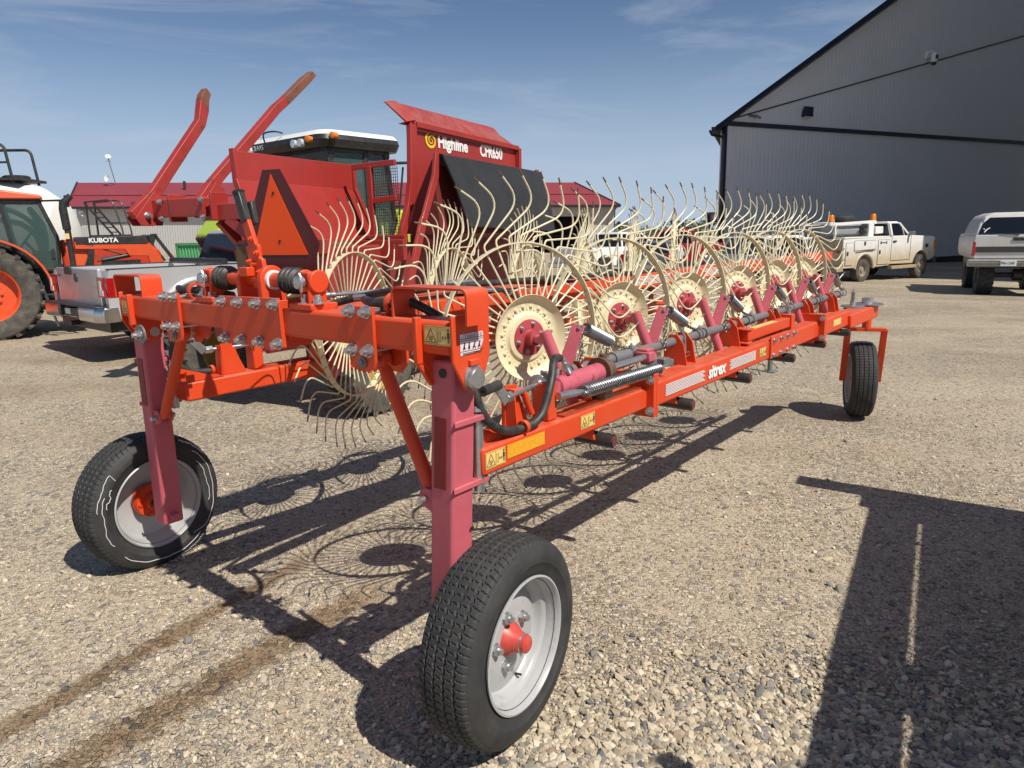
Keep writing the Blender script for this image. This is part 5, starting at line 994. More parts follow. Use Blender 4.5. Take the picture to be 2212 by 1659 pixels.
def build_cab_tractor():
    root = thing('cab_tractor', 'lime green tractor with white roofed cab and amber lamps behind the red processor', 'tractor', (-2.6, 10.0, gz(-2.6)+.17), R_(50)); OUT = (0, -1, 0); D = (1, 0, 0); UP = (0, 0, 1); y0, y1 = 0., 1.92
    g = MB()
    for y in (y0+.04, y1-.04):
        for p, q in (((.30, 1.2), (.28, 2.5)), ((1.40, 1.5), (1.28, 2.5)), ((.92, 1.2), (.90, 2.5)), ((.28, 2.48), (1.3, 2.50)), ((.3, 1.2), (1.2, 1.0)), ((1.2, 1.0), (1.42, 1.55))): g.bar((p[0], y, p[1]), (q[0], y, q[1]), .075, .07, up=OUT)
    for p, q in (((.29, 2.42), (.29, 2.42)), ((1.29, 2.46), (1.29, 2.46)), ((.30, 1.3), (.30, 1.3))): g.bar((p[0], y0, p[1]), (q[0], y1, q[1]), .10, .10)
    g.build('cab_frame', BLACKP, root, bevel=.01)
    g = MB()
    for y in (y0+.03, y1-.03): g = MB(); g.prism([(.34, 1.2), (1.2, 1.02), (1.40, 1.55), (1.27, 2.48), (.32, 2.46)], (0, y, 0), D, UP, .006); g.build('side_window', CGLASS, root)
    g = MB(); g.b2((.27, y0+.07, 1.3), (.275, y1-.07, 2.46)); g.build('rear_window', CGLASS, root); g = MB(); g.loft([[(1.41, .07, 1.5), (1.41, 1.85, 1.5), (1.415, 1.85, 1.5), (1.415, .07, 1.5)], [(1.29, .07, 2.46), (1.29, 1.85, 2.46), (1.295, 1.85, 2.46), (1.295, .07, 2.46)]]); g.build('windscreen', CGLASS, root)
    def rr_(x0, x1, ya, yb, z, r=.18):
        out = []
        for cx, cy, a0 in ((x1-r, yb-r, 0), (x0+r, yb-r, 1), (x0+r, ya+r, 2), (x1-r, ya+r, 3)):
            for k in range(5): t = (a0+k/4)*math.pi/2; out.append((cx+r*math.cos(t), cy+r*math.sin(t), z))
        return out
    g = MB(); g.loft([rr_(.12, 1.50, -.08, 2.0, 2.50), rr_(.08, 1.53, -.12, 2.04, 2.60), rr_(.10, 1.52, -.1, 2.02, 2.66)]); rf = g.build('roof_rim', BLACKP, root)
    g = MB(); g.loft([rr_(.10, 1.53, -.10, 2.02, 2.665), rr_(.16, 1.50, -.04, 1.95, 2.73), rr_(.35, 1.38, .15, 1.77, 2.745)]); g.build('roof', ROOFW, root)
    text('roof_lettering', 'CLAAS', .10, (.078, 1.62, 2.565), (0, -1, 0), (0, 0, 1), mat('light_grey_ink', (.45, .45, .45), .5), rf, ext=.003, bold=.002)
    for y, x, z in ((2.10, .12, 2.50), (.14, .05, 2.60), (-.14, .25, 2.64)):
        g = MB(); g.lathe([(.042, 0), (.046, .03), (.04, .05), (0, .06)], (x, y, z), (-1, -.3, 0), 16); g.cyl((x, y, z), (x+.05, y, z), .04, 12); g.build('beacon', AMBER, root)
    for y in (.36, .52, 1.66, 1.8):
        g = MB(); g.lathe([(.05, 0), (.055, .03), (0, .035)], (.07, y, 2.575), (-1, 0, 0), 14); g.cyl((.07, y, 2.575), (.12, y, 2.575), .055, 12); g.build('work_lamp', CLEARL, root)
    g = MB(); g.tube(spline([(.05, 1.2, 2.62), (.0, 1.15, 2.76), (.05, .95, 2.78), (.15, .9, 2.76)]), .012, 6); g.build('antenna_cable', HOSE, root)
    g = MB(); g.bar((1.35, -.02, 2.35), (1.62, -.25, 2.36), .05, .04); g.b2((1.55, -.42, 2.05), (1.62, -.22, 2.38)); g.bar((1.42, -.05, 1.6), (1.5, -.1, 2.3), .03, .03); g.build('mirror', BLACKP, root, bevel=.01)
    g = MB(); g.b2((.42, .55, 1.1), (.8, 1.15, 1.35)); g.b2((.36, .55, 1.3), (.5, 1.15, 2.0)); g.build('seat', BLACKP, root, bevel=.05)
    g = MB(); g.b2((.95, .7, 1.1), (1.3, 1.1, 1.55)); g.tube([(.95+.06*math.sin(t), .88+.2*math.cos(t), 1.62+.10*math.sin(t)) for t in np.linspace(0, 6.283, 18)], .015, 6); g.build('steering_column', BLACKP, root)
    for y in (-.32, 2.07):
        fz = -.55 if y < 0 else 0
        simple_wheel(root, (.05, y, .72+fz*.2), .72+fz*.2, .5, .40, mat('rim_grey', (.35, .35, .34), .5, var=.1), DUSTRUB, lugs=24, ax_sign=1 if y > 0 else -1)
        simple_wheel(root, (2.4, y*.92+.05, .62), .62, .42, .36, MATS['rim_grey'], DUSTRUB, lugs=22, ax_sign=1 if y > 0 else -1)
        g = MB(); g.prism([(-.40, 1.50), (-.20, 1.74), (.25, 1.78), (.78, 1.62), (.85, 1.3), (.78, 1.28), (.6, 1.5), (.2, 1.66), (-.2, 1.62), (-.36, 1.42)], (0, y+.3, 0), D, UP, .6); fy = 0 if y < 0 else .22; fz2 = fz-(0 if y < 0 else .14); fd = g.xf(Matrix.Translation((-.05, fy, fz2))).build('fender', LIME, root, bevel=.04, seg=3)
        g = MB(); g.prism([(-.40, 1.46), (-.30, 1.56), (.6, 1.40), (.5, 1.1), (-.2, 1.1)], (0, y+.32, 0), D, UP, .64); g.xf(Matrix.Translation((-.05, fy, fz2))).build('fender_skirt', mat('navy_plastic', (.018, .024, .045), .5, var=.1), root, bevel=.02)
        for k in range(6):
            g = MB(); g.lathe([(0, .0), (.03, 0), (.03, .01), (0, .01)], (-.34+.0*k, y-.2+fy+.08*(k % 3), 1.53+fz2+.04*(k//3)), (-1, 0, .6), 10); g.build('fender_dot', BLACKP, fd)
    g = MB(); g.prism([(1.3, .8), (3.1, .8), (3.15, 1.4), (2.9, 1.62), (1.4, 1.75)], (0, 1.35, 0), D, UP, .95); g.build('hood', LIME, root, bevel=.06, seg=3)
    g = MB(); g.b2((-.3, .3, .55), (3.0, 1.45, 1.05)); g.build('chassis', DKGREY, root, bevel=.03)
    g = MB(); g.bar((-.25, 2.2, 1.15), (-.1, 2.15, .8), .06, .02); g.build('yellow_bar', mat('yellow_bar', (.6, .5, .02), .5), root)
    return root
build_cab_tractor()

# ------------------------------------------------------------------ buildings
def build_barn():
    root = thing('barn', 'long grey metal barn with a dark red roof and an open garage door', 'barn', (-36.5, 62.0), R_(-6.4)); root.rotation_euler = (0, RHO, R_(-6.4))
    L_ = 45.0; he = 3.62; hr = 5.55; m = corrugated('grey_siding', (.52, .51, .485), .22, 'X', .9, .5); rm = corrugated('red_roof_sheet', (.27, .042, .05), .30, 'X', .5, .42)
    g = MB(); x0, x1 = 38.6, 43.0
    g.b2((0, 0, -.6), (x0, .2, he)); g.b2((x1, 0, -.6), (L_, .2, he)); g.b2((x0, 0, 2.85), (x1, .2, he)); g.b2((0, .2, -.6), (.2, 12, he)); g.b2((L_-.2, .2, -.6), (L_, 12, he)); g.b2((.2, 11.8, -.6), (L_-.2, 12, he)); g.build('wall', m, root)
    g = MB(); a = [(-.5, -.5, he+.05), (L_+.4, -.5, he+.05), (L_-3.3, 6, hr+.25), (-4.2, 6.2, hr+.55)]
    g.add([V(p) for p in a]+[V(p)+V((0, 0, -.10)) for p in a], [(0, 1, 2, 3), (4, 5, 6, 7), (0, 1, 5, 4), (1, 2, 6, 5), (2, 3, 7, 6), (3, 0, 4, 7)])
    b = [(L_+.4, -.5, he+.05), (L_+.4, 12.5, he+.05), (L_-3.3, 6, hr+.25)]; g.add(b, [(0, 1, 2)]); b = [(-.5, 12.5, he+.05), (L_+.4, 12.5, he+.05), (L_-3.3, 6, hr+.25), (-4.2, 6.2, hr+.55)]; g.add(b, [(0, 1, 2, 3)])
    rf = g.build('roof', rm, root)
    g = MB()
    def on(x, t): 
        p = V(a[0]).lerp(V(a[3]), t).lerp(V(a[1]).lerp(V(a[2]), t), x); return p+V((0, -.03, .05))
    for t in (.46,): g.bar(on(0, t), on(1, t), .16, .08)
    g.build('roof_seam', mat('seam_red', (.42, .09, .10), .5), rf)
    g = MB(); g.bar(V(a[0])+V((0, -.06, -.06)), V(a[1])+V((0, -.06, -.06)), .16, .20); g.bar(V(a[0]), V(a[3]), .12, .2); g.bar(V(a[1]), V(a[2]), .10, .12); g.build('eave_trim', mat('dark_trim', (.02, .025, .03), .5, var=.1), rf)
    g = MB(); g.b2((L_-.02, -.03, -.6), (L_+.04, .05, he)); g.build('corner_trim', MATS['dark_trim'], root)
    g = MB(); g.b2((x0, 3, -.5), (x1, 3.1, 2.9)); g.build('garage_interior', mat('dark_interior', (.012, .012, .013), .9), root)
    g = MB()
    for k in range(5): g.b2((x0+.6+.75*k, 2.9, .4), (x0+.66+.75*k, 2.98, 2.5))
    g.b2((x0+.5, 2.9, 1.3), (x1-.4, 2.98, 1.36)); g.build('window_bars', mat('dull_bars', (.08, .08, .08), .7), root)
    for x, z in ((.55, 3.25), (36.2, 3.0), (42.4, 3.2)):
        g = MB(); g.box((x, -.15, z), (.35, .25, .28)); g.cyl((x, -.25, z-.1), (x+.3, -.35, z-.3), .09, 10); g.build('flood_lamp', WHITEI, root, bevel=.02)
    g = MB(); g.cyl((.2, 5.5, 5.2), (-.4, 5.5, 8.2), .045, 8); g.bar((-.7, 5.5, 7.9), (-.1, 5.5, 7.9), .03, .03); mst = g.build('antenna_mast', GREYM, root)
    g = MB(); g.lathe([(0, .3), (.18, .26), (.28, .12), (.3, 0), (0, 0)][::-1], (-.42, 5.5, 8.2), (0, -.3, 1), 18); g.lathe([(0, .0), (.2, .04), (.36, .16), (.34, .16), (.18, .08), (0, .05)], (-.45, 5.3, 6.4), (-.3, -1, .2), 20); g.build('dish', WHITEI, mst)
    g = MB(); g.cyl(on(.23, .7), on(.23, .7)+V((0, 0, .65)), .12, 10); g.build('roof_vent', BLACKP, rf)
build_barn()

def build_hall():
    a = math.atan2(.453, .892); root = thing('machine_shed', 'tall grey metal clad hall with a dark navy roof edge standing in shade', 'building', (9.35, 32.1, 0), a)
    W_, eave, pk, dp = 46.0, 6.02, 6.02+23*.586, 55.0
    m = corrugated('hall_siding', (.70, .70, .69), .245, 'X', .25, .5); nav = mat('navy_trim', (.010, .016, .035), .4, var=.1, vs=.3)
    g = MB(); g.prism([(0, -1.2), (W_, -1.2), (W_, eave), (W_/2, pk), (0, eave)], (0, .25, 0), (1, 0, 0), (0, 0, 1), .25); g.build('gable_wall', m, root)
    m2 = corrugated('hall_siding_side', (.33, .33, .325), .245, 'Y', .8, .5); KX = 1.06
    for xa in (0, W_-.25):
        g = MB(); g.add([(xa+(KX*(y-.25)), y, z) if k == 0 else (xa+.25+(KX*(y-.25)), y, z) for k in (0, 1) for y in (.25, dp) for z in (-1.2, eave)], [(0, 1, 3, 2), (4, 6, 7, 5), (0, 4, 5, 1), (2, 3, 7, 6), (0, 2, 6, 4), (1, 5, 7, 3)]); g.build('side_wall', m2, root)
    sl = .586; th = .42
    for s in (0, 1):
        g = MB(); e = -.85; p = [(e, eave+e*sl+.02), (W_/2, pk+.02), (W_/2, pk+.02+th), (e, eave+e*sl+th*.55)]
        if s: p = [(W_-x, z) for x, z in p][::-1]
        fr = [(x, -.35, z) for x, z in p]; bk = [(x+KX*dp, dp, z) for x, z in p]; g.loft([fr, bk]); g.build('roof', nav, root)
    g = MB(); g.bar((-.92, -.3, eave-.39), (-.92+KX*dp, dp, eave-.39), .16, .18); g.tube(fillet([(-.85, .0, eave-.40), (-.72, .0, eave-.58), (-.2, -.02, eave-.62), (-.06, -.03, eave-.7), (-.06, -.03, -.2)], .06, 3), .05, 6); g.build('gutter', nav, root)
    g = MB(); g.b2((-.03, -.03, -1), (.12, -.003, eave-.02)); g.b2((-.03, -.03, -1), (-.003, .15, eave-.05)); g.build('corner_trim', nav, root)
    g = MB(); g.b2((.12, -.06, eave-.17), (W_, -.004, eave+.02)); g.build('belt_trim', mat('blue_grey_trim', (.022, .035, .045), .5, var=.1), root)
    g = MB(); g.bar((.35, -.02, eave+.12), (W_/2, -.02, eave+.12+.2555*22.65), .03, .055); g.build('sloping_trim', MATS['blue_grey_trim'], root)
    g = MB(); g.b2((0, -.02, -1.2), (W_, -.003, -.18)); g.build('base_trim', mat('black_base', (.006, .006, .007), .6), root)
    g = MB(); g.prism([(0, 0), (.32, 0), (.32, .42), (.12, .46), (.02, .2)], (4.95, -.003, 6.42), (0, -1, 0), (0, 0, 1), .42); o = g.build('wall_lamp', nav, root, bevel=.02); g = MB(); g.b2((5.0, -.29, 6.405), (5.32, -.06, 6.425)) if 0 else g.b2((4.57, -.29, 6.395), (4.91, -.06, 6.418)); g.build('lamp_lens', WHITEI, o)
    g = MB(); g.b2((12.95, -.10, 9.62), (13.2, -.003, 9.95)); g.bar((13.0, -.1, 9.88), (12.9, -.42, 9.88), .07, .09); g.lathe([(0, .44), (.14, .42), (.15, .30), (.15, .0), (.14, -.02), (0, -.02)][::-1], (12.9, -.5, 9.36), (0, 0, 1), 20); o = g.build('security_camera', mat('camera_white', (.75, .75, .75), .4), root)
    g = MB(); g.lathe([(0, -.17), (.09, -.14), (.125, -.05), (.13, 0), (0, 0)], (12.9, -.5, 9.35), (0, 0, 1), 18); g.build('camera_dome', BLACKP, o); g = MB(); g.b2((12.82, -.66, 9.48), (12.98, -.62, 9.66)); g.build('camera_panel', BLACKP, o)
    g = MB(); g.b2((1.3, -.12, 6.28), (1.75, -.02, 6.36)); g.cyl((1.55, -.2, 6.3), (1.75, -.3, 6.2), .06, 8); g.build('small_camera', GREYM, root)
build_hall()

def build_blocker():  # added out of view to keep the sun off the hall wall
    """stands out of view on the right: a guessed cause for the shade on the hall and the end of the work truck"""
    a = math.atan2(.723, .69); root = thing('sun_blocker', 'tall added unseen elevator beside the hall at the right of the yard', 'blocker', (19.3, 20.3, -.4), a)
    m = corrugated('blocker_siding', (.36, .35, .33), .3, 'X', .8, .5); hh = 29.0; Lx = 33.0
    g = MB(); g.b2((0, -3.6, 0), (Lx, 0, hh)); g.build('wall', m, root)
    g = MB(); g.prism([(-3.8, hh), (.2, hh), (-1.8, hh+1.4)], (0, 0, 0), (0, 1, 0), (0, 0, 1), Lx); g.build('roof', mat('blocker_roof', (.12, .03, .03), .5), root)
    for k in range(5):
        g = MB(); g.b2((3+5.5*k, .003, 0), (6.2+5.5*k, .06, 4)); g.build('door', mat('blocker_door', (.5, .5, .48), .5), root)
        g = MB(); g.b2((3.5+5.5*k, .003, 16), (5+5.5*k, .05, 17.6)); g.build('window', DGLASS, root)
build_blocker()

def build_flat_deck():  # kind of implement invented, outline shaped to cast the shade at lower right
    """implement deck right beside the camera, only its shade is in the picture"""
    root = thing('unseen_implement', 'unseen flat deck implement, shaped to its shadow, right of the hay rake', 'implement', (2.92, 2.945, 0), math.atan2(.854, .52)); m = mat('weathered_deck', (.22, .16, .10), .8, var=.3, vs=6)
    z = 1.5; sl = []
    for (x0, x1, y0, y1) in ((-3.6, .0, -.215, 0), (-3.6, .0, -2.4, -.262), (-.12, .0, -.3, -.2), (-1.92, -1.6, -.3, -.2), (-3.6, -2.22, -.3, -.2)):
        g = MB(); g.b2((x0, y0, z-.05-.004*len(sl)), (x1, y1, z-.004*len(sl))); sl.append(g.build('deck_board', m, root))
    g = MB(); g.b2((.2, -2.4, z-.10), (.37, .44, z-.0)); g.b2((.0, -2.4, z-.11), (.2, .08, z-.03)); g.build('end_beam', DKGREY, root)
    g = MB(); g.b2((-2.6, -.2, z-.2), (-2.5, .30, z-.14)); g.cyl((-2.55, .28, z-.17), (-2.5, .45, z-.10), .035, 8); g.build('marker_arm', DKGREY, root)
    for x in (-3.4, -.3):
        for y in (-2.2, -.6): g = MB(); g.b2((x-.06, y-.06, 0.2), (x+.06, y+.06, z-.06)); g.build('post', DKGREY, root)
    for x in (-2.4, -1.3): simple_wheel(root, (x, -1.3, .40), .42, .28, .22, RIMW, RUBBER)
build_flat_deck()

# ------------------------------------------------------------------ work truck, wagon and far vehicles
def build_work_truck():
    root = thing('work_truck', 'white service truck with tool boxes, amber beacons and muddy sides near the grey hall', 'truck', (11.4, 23.2), R_(32)); D = (1, 0, 0); UP = (0, 0, 1)
    m = mat('muddy_white_paint', (.74, .73, .70), .4, var=.05, vs=1.2, coat=.2); t = m.node_tree; p = t.nodes['Principled BSDF']
    c = N(t, 'ShaderNodeTexCoord'); sx = N(t, 'ShaderNodeSeparateXYZ'); t.links.new(c.outputs['Object'], sx.inputs[0]); nn = N(t, 'ShaderNodeTexNoise'); nn.inputs['Scale'].default_value = 3; nn.inputs['Detail'].default_value = 8; t.links.new(c.outputs['Object'], nn.inputs['Vector'])
    ad = N(t, 'ShaderNodeMath', operation='MULTIPLY_ADD'); ad.inputs[1].default_value = .55; t.links.new(nn.outputs['Fac'], ad.inputs[0]); t.links.new(sx.outputs[2], ad.inputs[2])
    mr = N(t, 'ShaderNodeMapRange'); mr.inputs[1].default_value = 1.48; mr.inputs[2].default_value = .95; mr.inputs[3].default_value = 0; mr.inputs[4].default_value = .85; t.links.new(ad.outputs[0], mr.inputs[0])
    src = p.inputs['Base Color'].links[0].from_socket; mx_ = N(t, 'ShaderNodeMix', data_type='RGBA'); mx_.inputs[7].default_value = (.47, .37, .23, 1); t.links.new(mr.outputs[0], mx_.inputs[0]); t.links.new(src, mx_.inputs[6]); t.links.new(mx_.outputs[2], p.inputs['Base Color'])
    DIRT = mat('dirty_panel', (.33, .26, .16), .8, var=.25, vs=4)
    g = MB(); poly = [(-1.12, .46), (-.50, .46)]+[(.02-.50*math.cos(tt), .40+.50*math.sin(tt)) for tt in np.linspace(.12, math.pi-.12, 12)]+[(.60, .44), (1.42, .47), (1.40, 1.40), (-1.15, 1.36)]
    for y0, y1 in ((0, .34), (1.66, 2.0)): g.prism(poly, (0, y1, 0), D, UP, y1-y0)
    g.b2((-1.1, .34, .55), (1.4, 1.66, .72)); bed = g.build('service_body', m, root, bevel=.012)
    g = MB(); g.b2((-1.16, .02, .50), (-1.12, 1.98, 1.36)); g.build('tailboard', mat('dirty_tailboard', (.50, .42, .30), .7, var=.25, vs=3, dirt=.6, dirtcol=(.25, .18, .11)), root); g = MB(); g.b2((-1.45, -.02, .36), (-1.1, 2.0, .52)); g.build('step_bumper', DIRT, root, bevel=.02)
    for y in (.15, .25, 1.75, 1.86):
        g = MB(); g.lathe([(.05, 0), (.045, .015), (0, .02)], (-1.162, y, .98), (-1, 0, 0), 16); g.build('tail_light', REDLENS if y in (.15, 1.86) else AMBER, root)
    def door(x0, z0, x1, z1, cut=None):
        g = MB(); g.b2((x0, -.018, z0), (x1, -.0, z1)); o = g.build('box_door', m, bed, bevel=.012); g = MB(); g.b2((x0-.012, -.008, z0-.012), (x1+.012, .003, z1+.012)); g.build('door_seal', BLACKP, o); return o
    for x0, z0, x1, z1, hx, hz in ((-1.02, .55, -.66, 1.24, -.95, .92), (-.58, 1.0, .56, 1.30, -.05, 1.22), (.72, .52, 1.34, 1.30, .80, .92)):
        o = door(x0, z0, x1, z1); g = MB(); g.b2((hx-.045, -.03, hz-.06), (hx+.045, -.018, hz+.06)); g.build('door_latch', DKGREY, o)
    g = MB(); g.tube([(-.5, -.05, 1.00), (.48, -.05, 1.03)], .014, 6); g.build('rail', CHROME, bed); g = MB(); g.tube([(.84, -.022, 1.22), (1.16, -.022, 1.23)], .016, 6)
    for x in (.84, 1.16): g.tube([(x+.035*math.cos(tt), -.022, 1.222+.035*math.sin(tt)) for tt in np.linspace(.6, 5.6, 10)], .014, 5)
    g.build('wrench_emblem', GREYM, bed)
    g = MB(); pts = [(.02-.50*math.cos(tt), .005, .40+.50*math.sin(tt)) for tt in np.linspace(.05, math.pi-.05, 18)]; g.tube(pts, .045, 8); g.build('wheel_arch', m, bed)
    g = MB(); g.b2((-1.1, 0, 1.38), (1.36, .36, 1.43)); g.b2((-1.1, 1.64, 1.38), (1.36, 2.0, 1.43)); g.build('box_lid', m, bed, bevel=.01)
    # tank, reel and hoses in the bed, beacons
    g = MB(); g.lathe([(0, -.86), (.22, -.85), (.26, -.80), (.26, .80), (.22, .85), (0, .86)], (-.1, .75, 1.62), D, 24); g.build('steel_tank', mat('tank_grey', (.34, .35, .36), .4, .3, var=.15), root)
    g = MB()
    for x in (-1.05, .8): g.bar((x, .4, 1.4), (x, .4, 1.88), .06, .06); g.bar((x, 1.6, 1.4), (x, 1.6, 1.88), .06, .06); g.bar((x, .4, 1.86), (x, 1.6, 1.86), .06, .06)
    g.bar((-1.1, .42, 1.83), (1.1, .42, 1.90), .06, .09); g.bar((-1.1, 1.58, 1.83), (1.1, 1.58, 1.90), .06, .09); g.b2((.62, .3, 1.4), (.9, .65, 1.85)); g.build('rack', m, root, bevel=.008)
    g = MB(); g.lathe([(.10, -.06), (.16, -.06), (.16, .06), (.10, .06)], (.55, .42, 1.66), (0, 1, 0), 18, closed=True); g.tube(spline([(.5, .4, 1.5), (.3, .36, 1.62), (.35, .36, 1.75), (.6, .36, 1.7)]), .02, 6); g.build('hose_reel', BLACKP, root)
    g = MB(); g.b2((1.02, .3, 1.50), (1.5, .9, 1.74)); g.build('cab_box', m, root, bevel=.03)
    for x, y, z in ((-1.22, .45, 1.90), (1.12, .5, 1.93)):
        g = MB(); g.lathe([(.10, 0), (.105, .06), (.10, .07), (.085, .20), (.07, .22), (0, .225)], (x, y, z), UP, 18); o = g.build('beacon', AMBER, root); g = MB(); g.lathe([(.12, -.10), (.11, 0), (0, .002)], (x, y, z), UP, 18); g.build('beacon_base', WHITEI, o)
    # cab
    g = MB(); poly = [(1.46, .50), (2.9, .48)]+[(3.42-.50*math.cos(tt), .40+.50*math.sin(tt)) for tt in np.linspace(.16, math.pi-.30, 12)]+[(4.22, .62), (4.25, .78), (4.24, 1.28), (4.12, 1.38), (2.55, 1.43), (1.46, 1.43)]
    g.prism(poly, (0, 1.94, 0), D, UP, 1.90); cab = g.build('cab', m, root, bevel=.03, seg=3)
    g = MB(); g.loft([[(1.47, .05, 1.42), (2.58, .05, 1.42), (2.58, 1.93, 1.42), (1.47, 1.93, 1.42)], [(1.50, .18, 1.84), (2.10, .18, 1.84), (2.10, 1.80, 1.84), (1.50, 1.80, 1.84)]]); gh = g.build('cab_glass', DGLASS, root)
    g = MB(); g.loft([[(1.44, .14, 1.83), (2.16, .14, 1.83), (2.16, 1.84, 1.83), (1.44, 1.84, 1.83)], [(1.48, .22, 1.895), (2.05, .22, 1.895), (2.05, 1.76, 1.895), (1.48, 1.76, 1.895)]])
    for y, yt in ((.045, .165), (1.935, 1.815)):
        g.bar((1.50, y, 1.42), (1.52, yt, 1.84), .07, .10); g.bar((2.56, y, 1.42), (2.10, yt, 1.84), .06, .07); g.bar((2.26, y-.004, 1.42), (2.22, yt-.004, 1.80), .025, .03)
    g.build('cab_roof', m, root, bevel=.02)
    g = MB(); g.b2((1.54, .028, .62), (1.545, .037, 1.42)); g.b2((2.68, .028, .62), (2.685, .037, 1.42)); g.b2((1.54, .028, .615), (2.685, .037, .625)); g.build('door_gap', BLACKP, cab); g = MB(); g.b2((1.62, .01, 1.22), (1.80, .037, 1.27)); g.build('door_handle', BLACKP, cab)
    g = MB(); g.b2((2.50, -.16, 1.42), (2.60, .02, 1.56)); g.bar((2.52, .04, 1.38), (2.54, -.1, 1.48), .02, .02); g.build('mirror', CHROME, root, bevel=.02)
    g = MB(); g.b2((1.5, -.06, .34), (3.0, .1, .44)); g.build('running_board', DIRT, root, bevel=.01); g = MB(); g.b2((4.2, .0, .45), (4.36, 1.96, .68)); g.build('front_bumper', DKGREY, root, bevel=.03)
    g = MB(); g.b2((4.14, .025, .92), (4.26, .04, 1.26)); g.b2((4.245, .06, .95), (4.265, .4, 1.24)); g.build('headlight', AMBER, root); g = MB(); g.b2((3.62, .025, 1.0), (3.78, .037, 1.12)); g.build('badge', DKGREY, cab)
    g = MB(); g.b2((-1.0, .4, .36), (4.0, 1.6, .52)); g.build('chassis', BLACKP, root)
    dr = mat('dusty_rim', (.30, .25, .18), .8, var=.2, vs=12)
    for y in (.14, 1.86): simple_wheel(root, (.02, y, .365), .37, .24, .20, dr, DUSTRUB if y < 1 else RUBBER, ax_sign=-1 if y < 1 else 1, lugs=0); simple_wheel(root, (3.42, y, .38), .39, .24, .20, dr, DUSTRUB, ax_sign=-1 if y < 1 else 1)
    # spare tyre lying on the rack
    sp = MB(); sp.lathe([(.20, -.09), (.32, -.11), (.39, -.09), (.41, -.05), (.41, .05), (.39, .09), (.32, .11), (.20, .09)], n=40, closed=True)
    o = sp.build('spare_tyre', RUBBER, None, loc=(0, 0, 0)); 
    h = V((math.cos(R_(32)), math.sin(R_(32)), 0)); l = V((-h.y, h.x, 0)); o.location = V((11.4, 23.2, gz(11.4)))+h*.1+l*1.0+V((0, 0, 2.0)); o.rotation_euler = (0, R_(-3), R_(32)); tag(o, 'worn black tyre lying flat on the rack of the white service truck', 'tyre')
    return root
build_work_truck()

